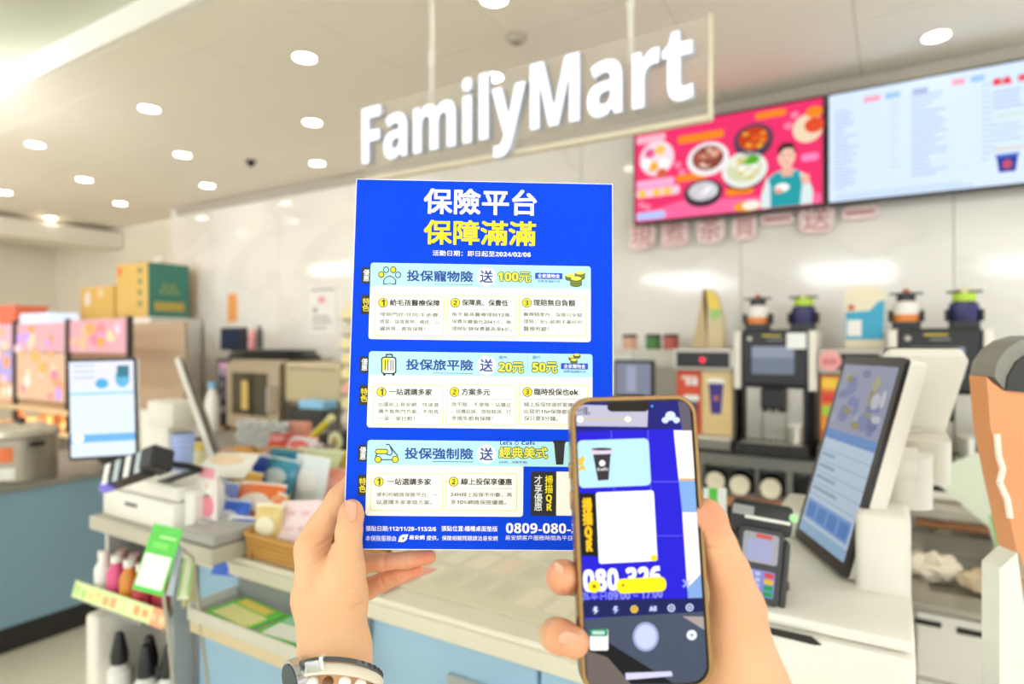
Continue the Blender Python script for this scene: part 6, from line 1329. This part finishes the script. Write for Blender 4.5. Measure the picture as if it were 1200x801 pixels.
# wristwatch and pearl bracelet round the left wrist
C0 = px2mm((396, 806, .462))
def wp(th, R=31, tau=.8, up=0, Rz=30):
    return cam2w(C0+np.array([R*math.cos(th), Rz*math.sin(th)*math.sin(tau)+up, -Rz*math.sin(th)*math.cos(tau)-0]))
STEEL = mat('#c9cdd0', .2, .9, var=.05); DKS = mat('#34393d', .3, .6, var=.05)
def band(parent, n, r0, R, up, m, tau, name, sx=1., a0=0, a1=2*math.pi, sc=(1, 1, 1), Rz=30, cube=True):
    for k in range(n):
        th = a0+(a1-a0)*(k+.5)/n; p = Vector(wp(th, R, tau, up, Rz)); q = Vector(wp(th+.02, R, tau, up, Rz)); cc = Vector(cam2w(C0+np.array([0, up, 0])))
        M = frame(p, q-p, p-cc); b_ = B()
        if cube: b_.box(-r0*sx, r0*sx, -r0*sc[1], r0*sc[1], -r0*sc[2], r0*sc[2], r0*.35, 2, M=M)
        else: b_.ball((0, 0, 0), r0, 2, sc, M=M)
        b_.obj(name, m, parent, True)
wt = thing('wristwatch', 'steel wristwatch with cream strap on the left wrist', 'watch', (0, 0, 0))
def strap(parent, R, up, tau, hw_, m, name, th=.0016, Rz=30, a0=0, a1=2*math.pi):
    t = bmesh.new(); N = 64; rings = []; cc = Vector(cam2w(C0+np.array([0, up, 0])))
    ups = (Vector(wp(math.pi/2, R, tau, up, Rz))-cc).cross(Vector(wp(0, R, tau, up, Rz))-cc).normalized()
    full = a1-a0 > 6.2
    for k in range(N if full else N+1):
        th_ = a0+(a1-a0)*k/N; p = Vector(wp(th_, R, tau, up, Rz)); o_ = (p-cc).normalized()
        rings.append([t.verts.new(p+ups*a+o_*b_) for a, b_ in ((-hw_, 0), (-hw_, th), (-hw_*.8, th*1.5), (hw_*.8, th*1.5), (hw_, th), (hw_, 0))])
    M_ = len(rings)
    for k in range(M_ if full else M_-1):
        A, C = rings[k], rings[(k+1) % M_]
        for i in range(6): t.faces.new((A[i], A[(i+1) % 6], C[(i+1) % 6], C[i]))
    return B()._add(t).obj(name, m, parent, True)
strap(wt, 30.5, 3.5, .8, .0036, mat('#e6dcc8', .45, var=.05), 'strap')
band(wt, 34, .0017, 31.5, 10.5, DKS, .8, 'chain_link', 1., sc=(1, 1, .8))
strap(wt, 30.2, 10.2, .8, .0016, mat('#5c5f60', .3, .5), 'steel_rim')
pc = Vector(wp(2.55, 31, .8, 2)); cc = Vector(cam2w(C0)); MW = frame(pc, Vector((0, 0, 1)), Vector(wp(2.4, 31, .8, 2))-Vector(wp(2.7, 31, .8, 2)))
MW = frame(pc, (Vector(wp(2.5, 31, .8, 2))-Vector(wp(2.6, 31, .8, 2))), Vector((0, 0, 1)))
B().cyl((0, 0, -.002), (0, 0, .006), .0135, seg=28, M=MW).obj('watch_case', STEEL, wt, True)
B().cyl((0, 0, .0058), (0, 0, .0066), .0115, seg=28, M=MW).obj('dial', mat('#24404a', .15, var=.05), wt)
B().box(-.005, .007, -.004, .004, -.0035, .0035, .0012, 2, M=frame(Vector(wp(1.95, 31.5, .8, 7)), Vector(wp(1.85, 31, .8, 7))-Vector(wp(2.05, 31, .8, 7)), (0, 0, 1))).obj('buckle', STEEL, wt, True)
B().box(-.0016, .0016, -.006, .006, -.002, .003, .0012, 2, M=frame(Vector(wp(1.72, 32.5, .8, 8)), Vector(wp(1.65, 31, .8, 7))-Vector(wp(1.8, 31, .8, 7)), (.1, 0, 1))).obj('clasp', mat('#f2f4f6', .15, .7), wt, True)
br = thing('bracelet', 'bracelet of white pearls and brown stones below the watch strap', 'bracelet', (0, 0, 0))
pear = mat('#f6f4f0', .12, var=.03); brs = mat('#6e4426', .25, var=.2)
for k in range(17):
    th = 2*math.pi*(k+.35)/17; p = wp(th, 31.5, .8, -5.5)
    B().ball((0, 0, 0), .0046 if k % 3 != 1 else .0040, 2, (1, 1, 1), M=Matrix.Translation(Vector(p))).obj('pearl' if k % 3 != 1 else 'stone', pear if k % 3 != 1 else brs, br, True)
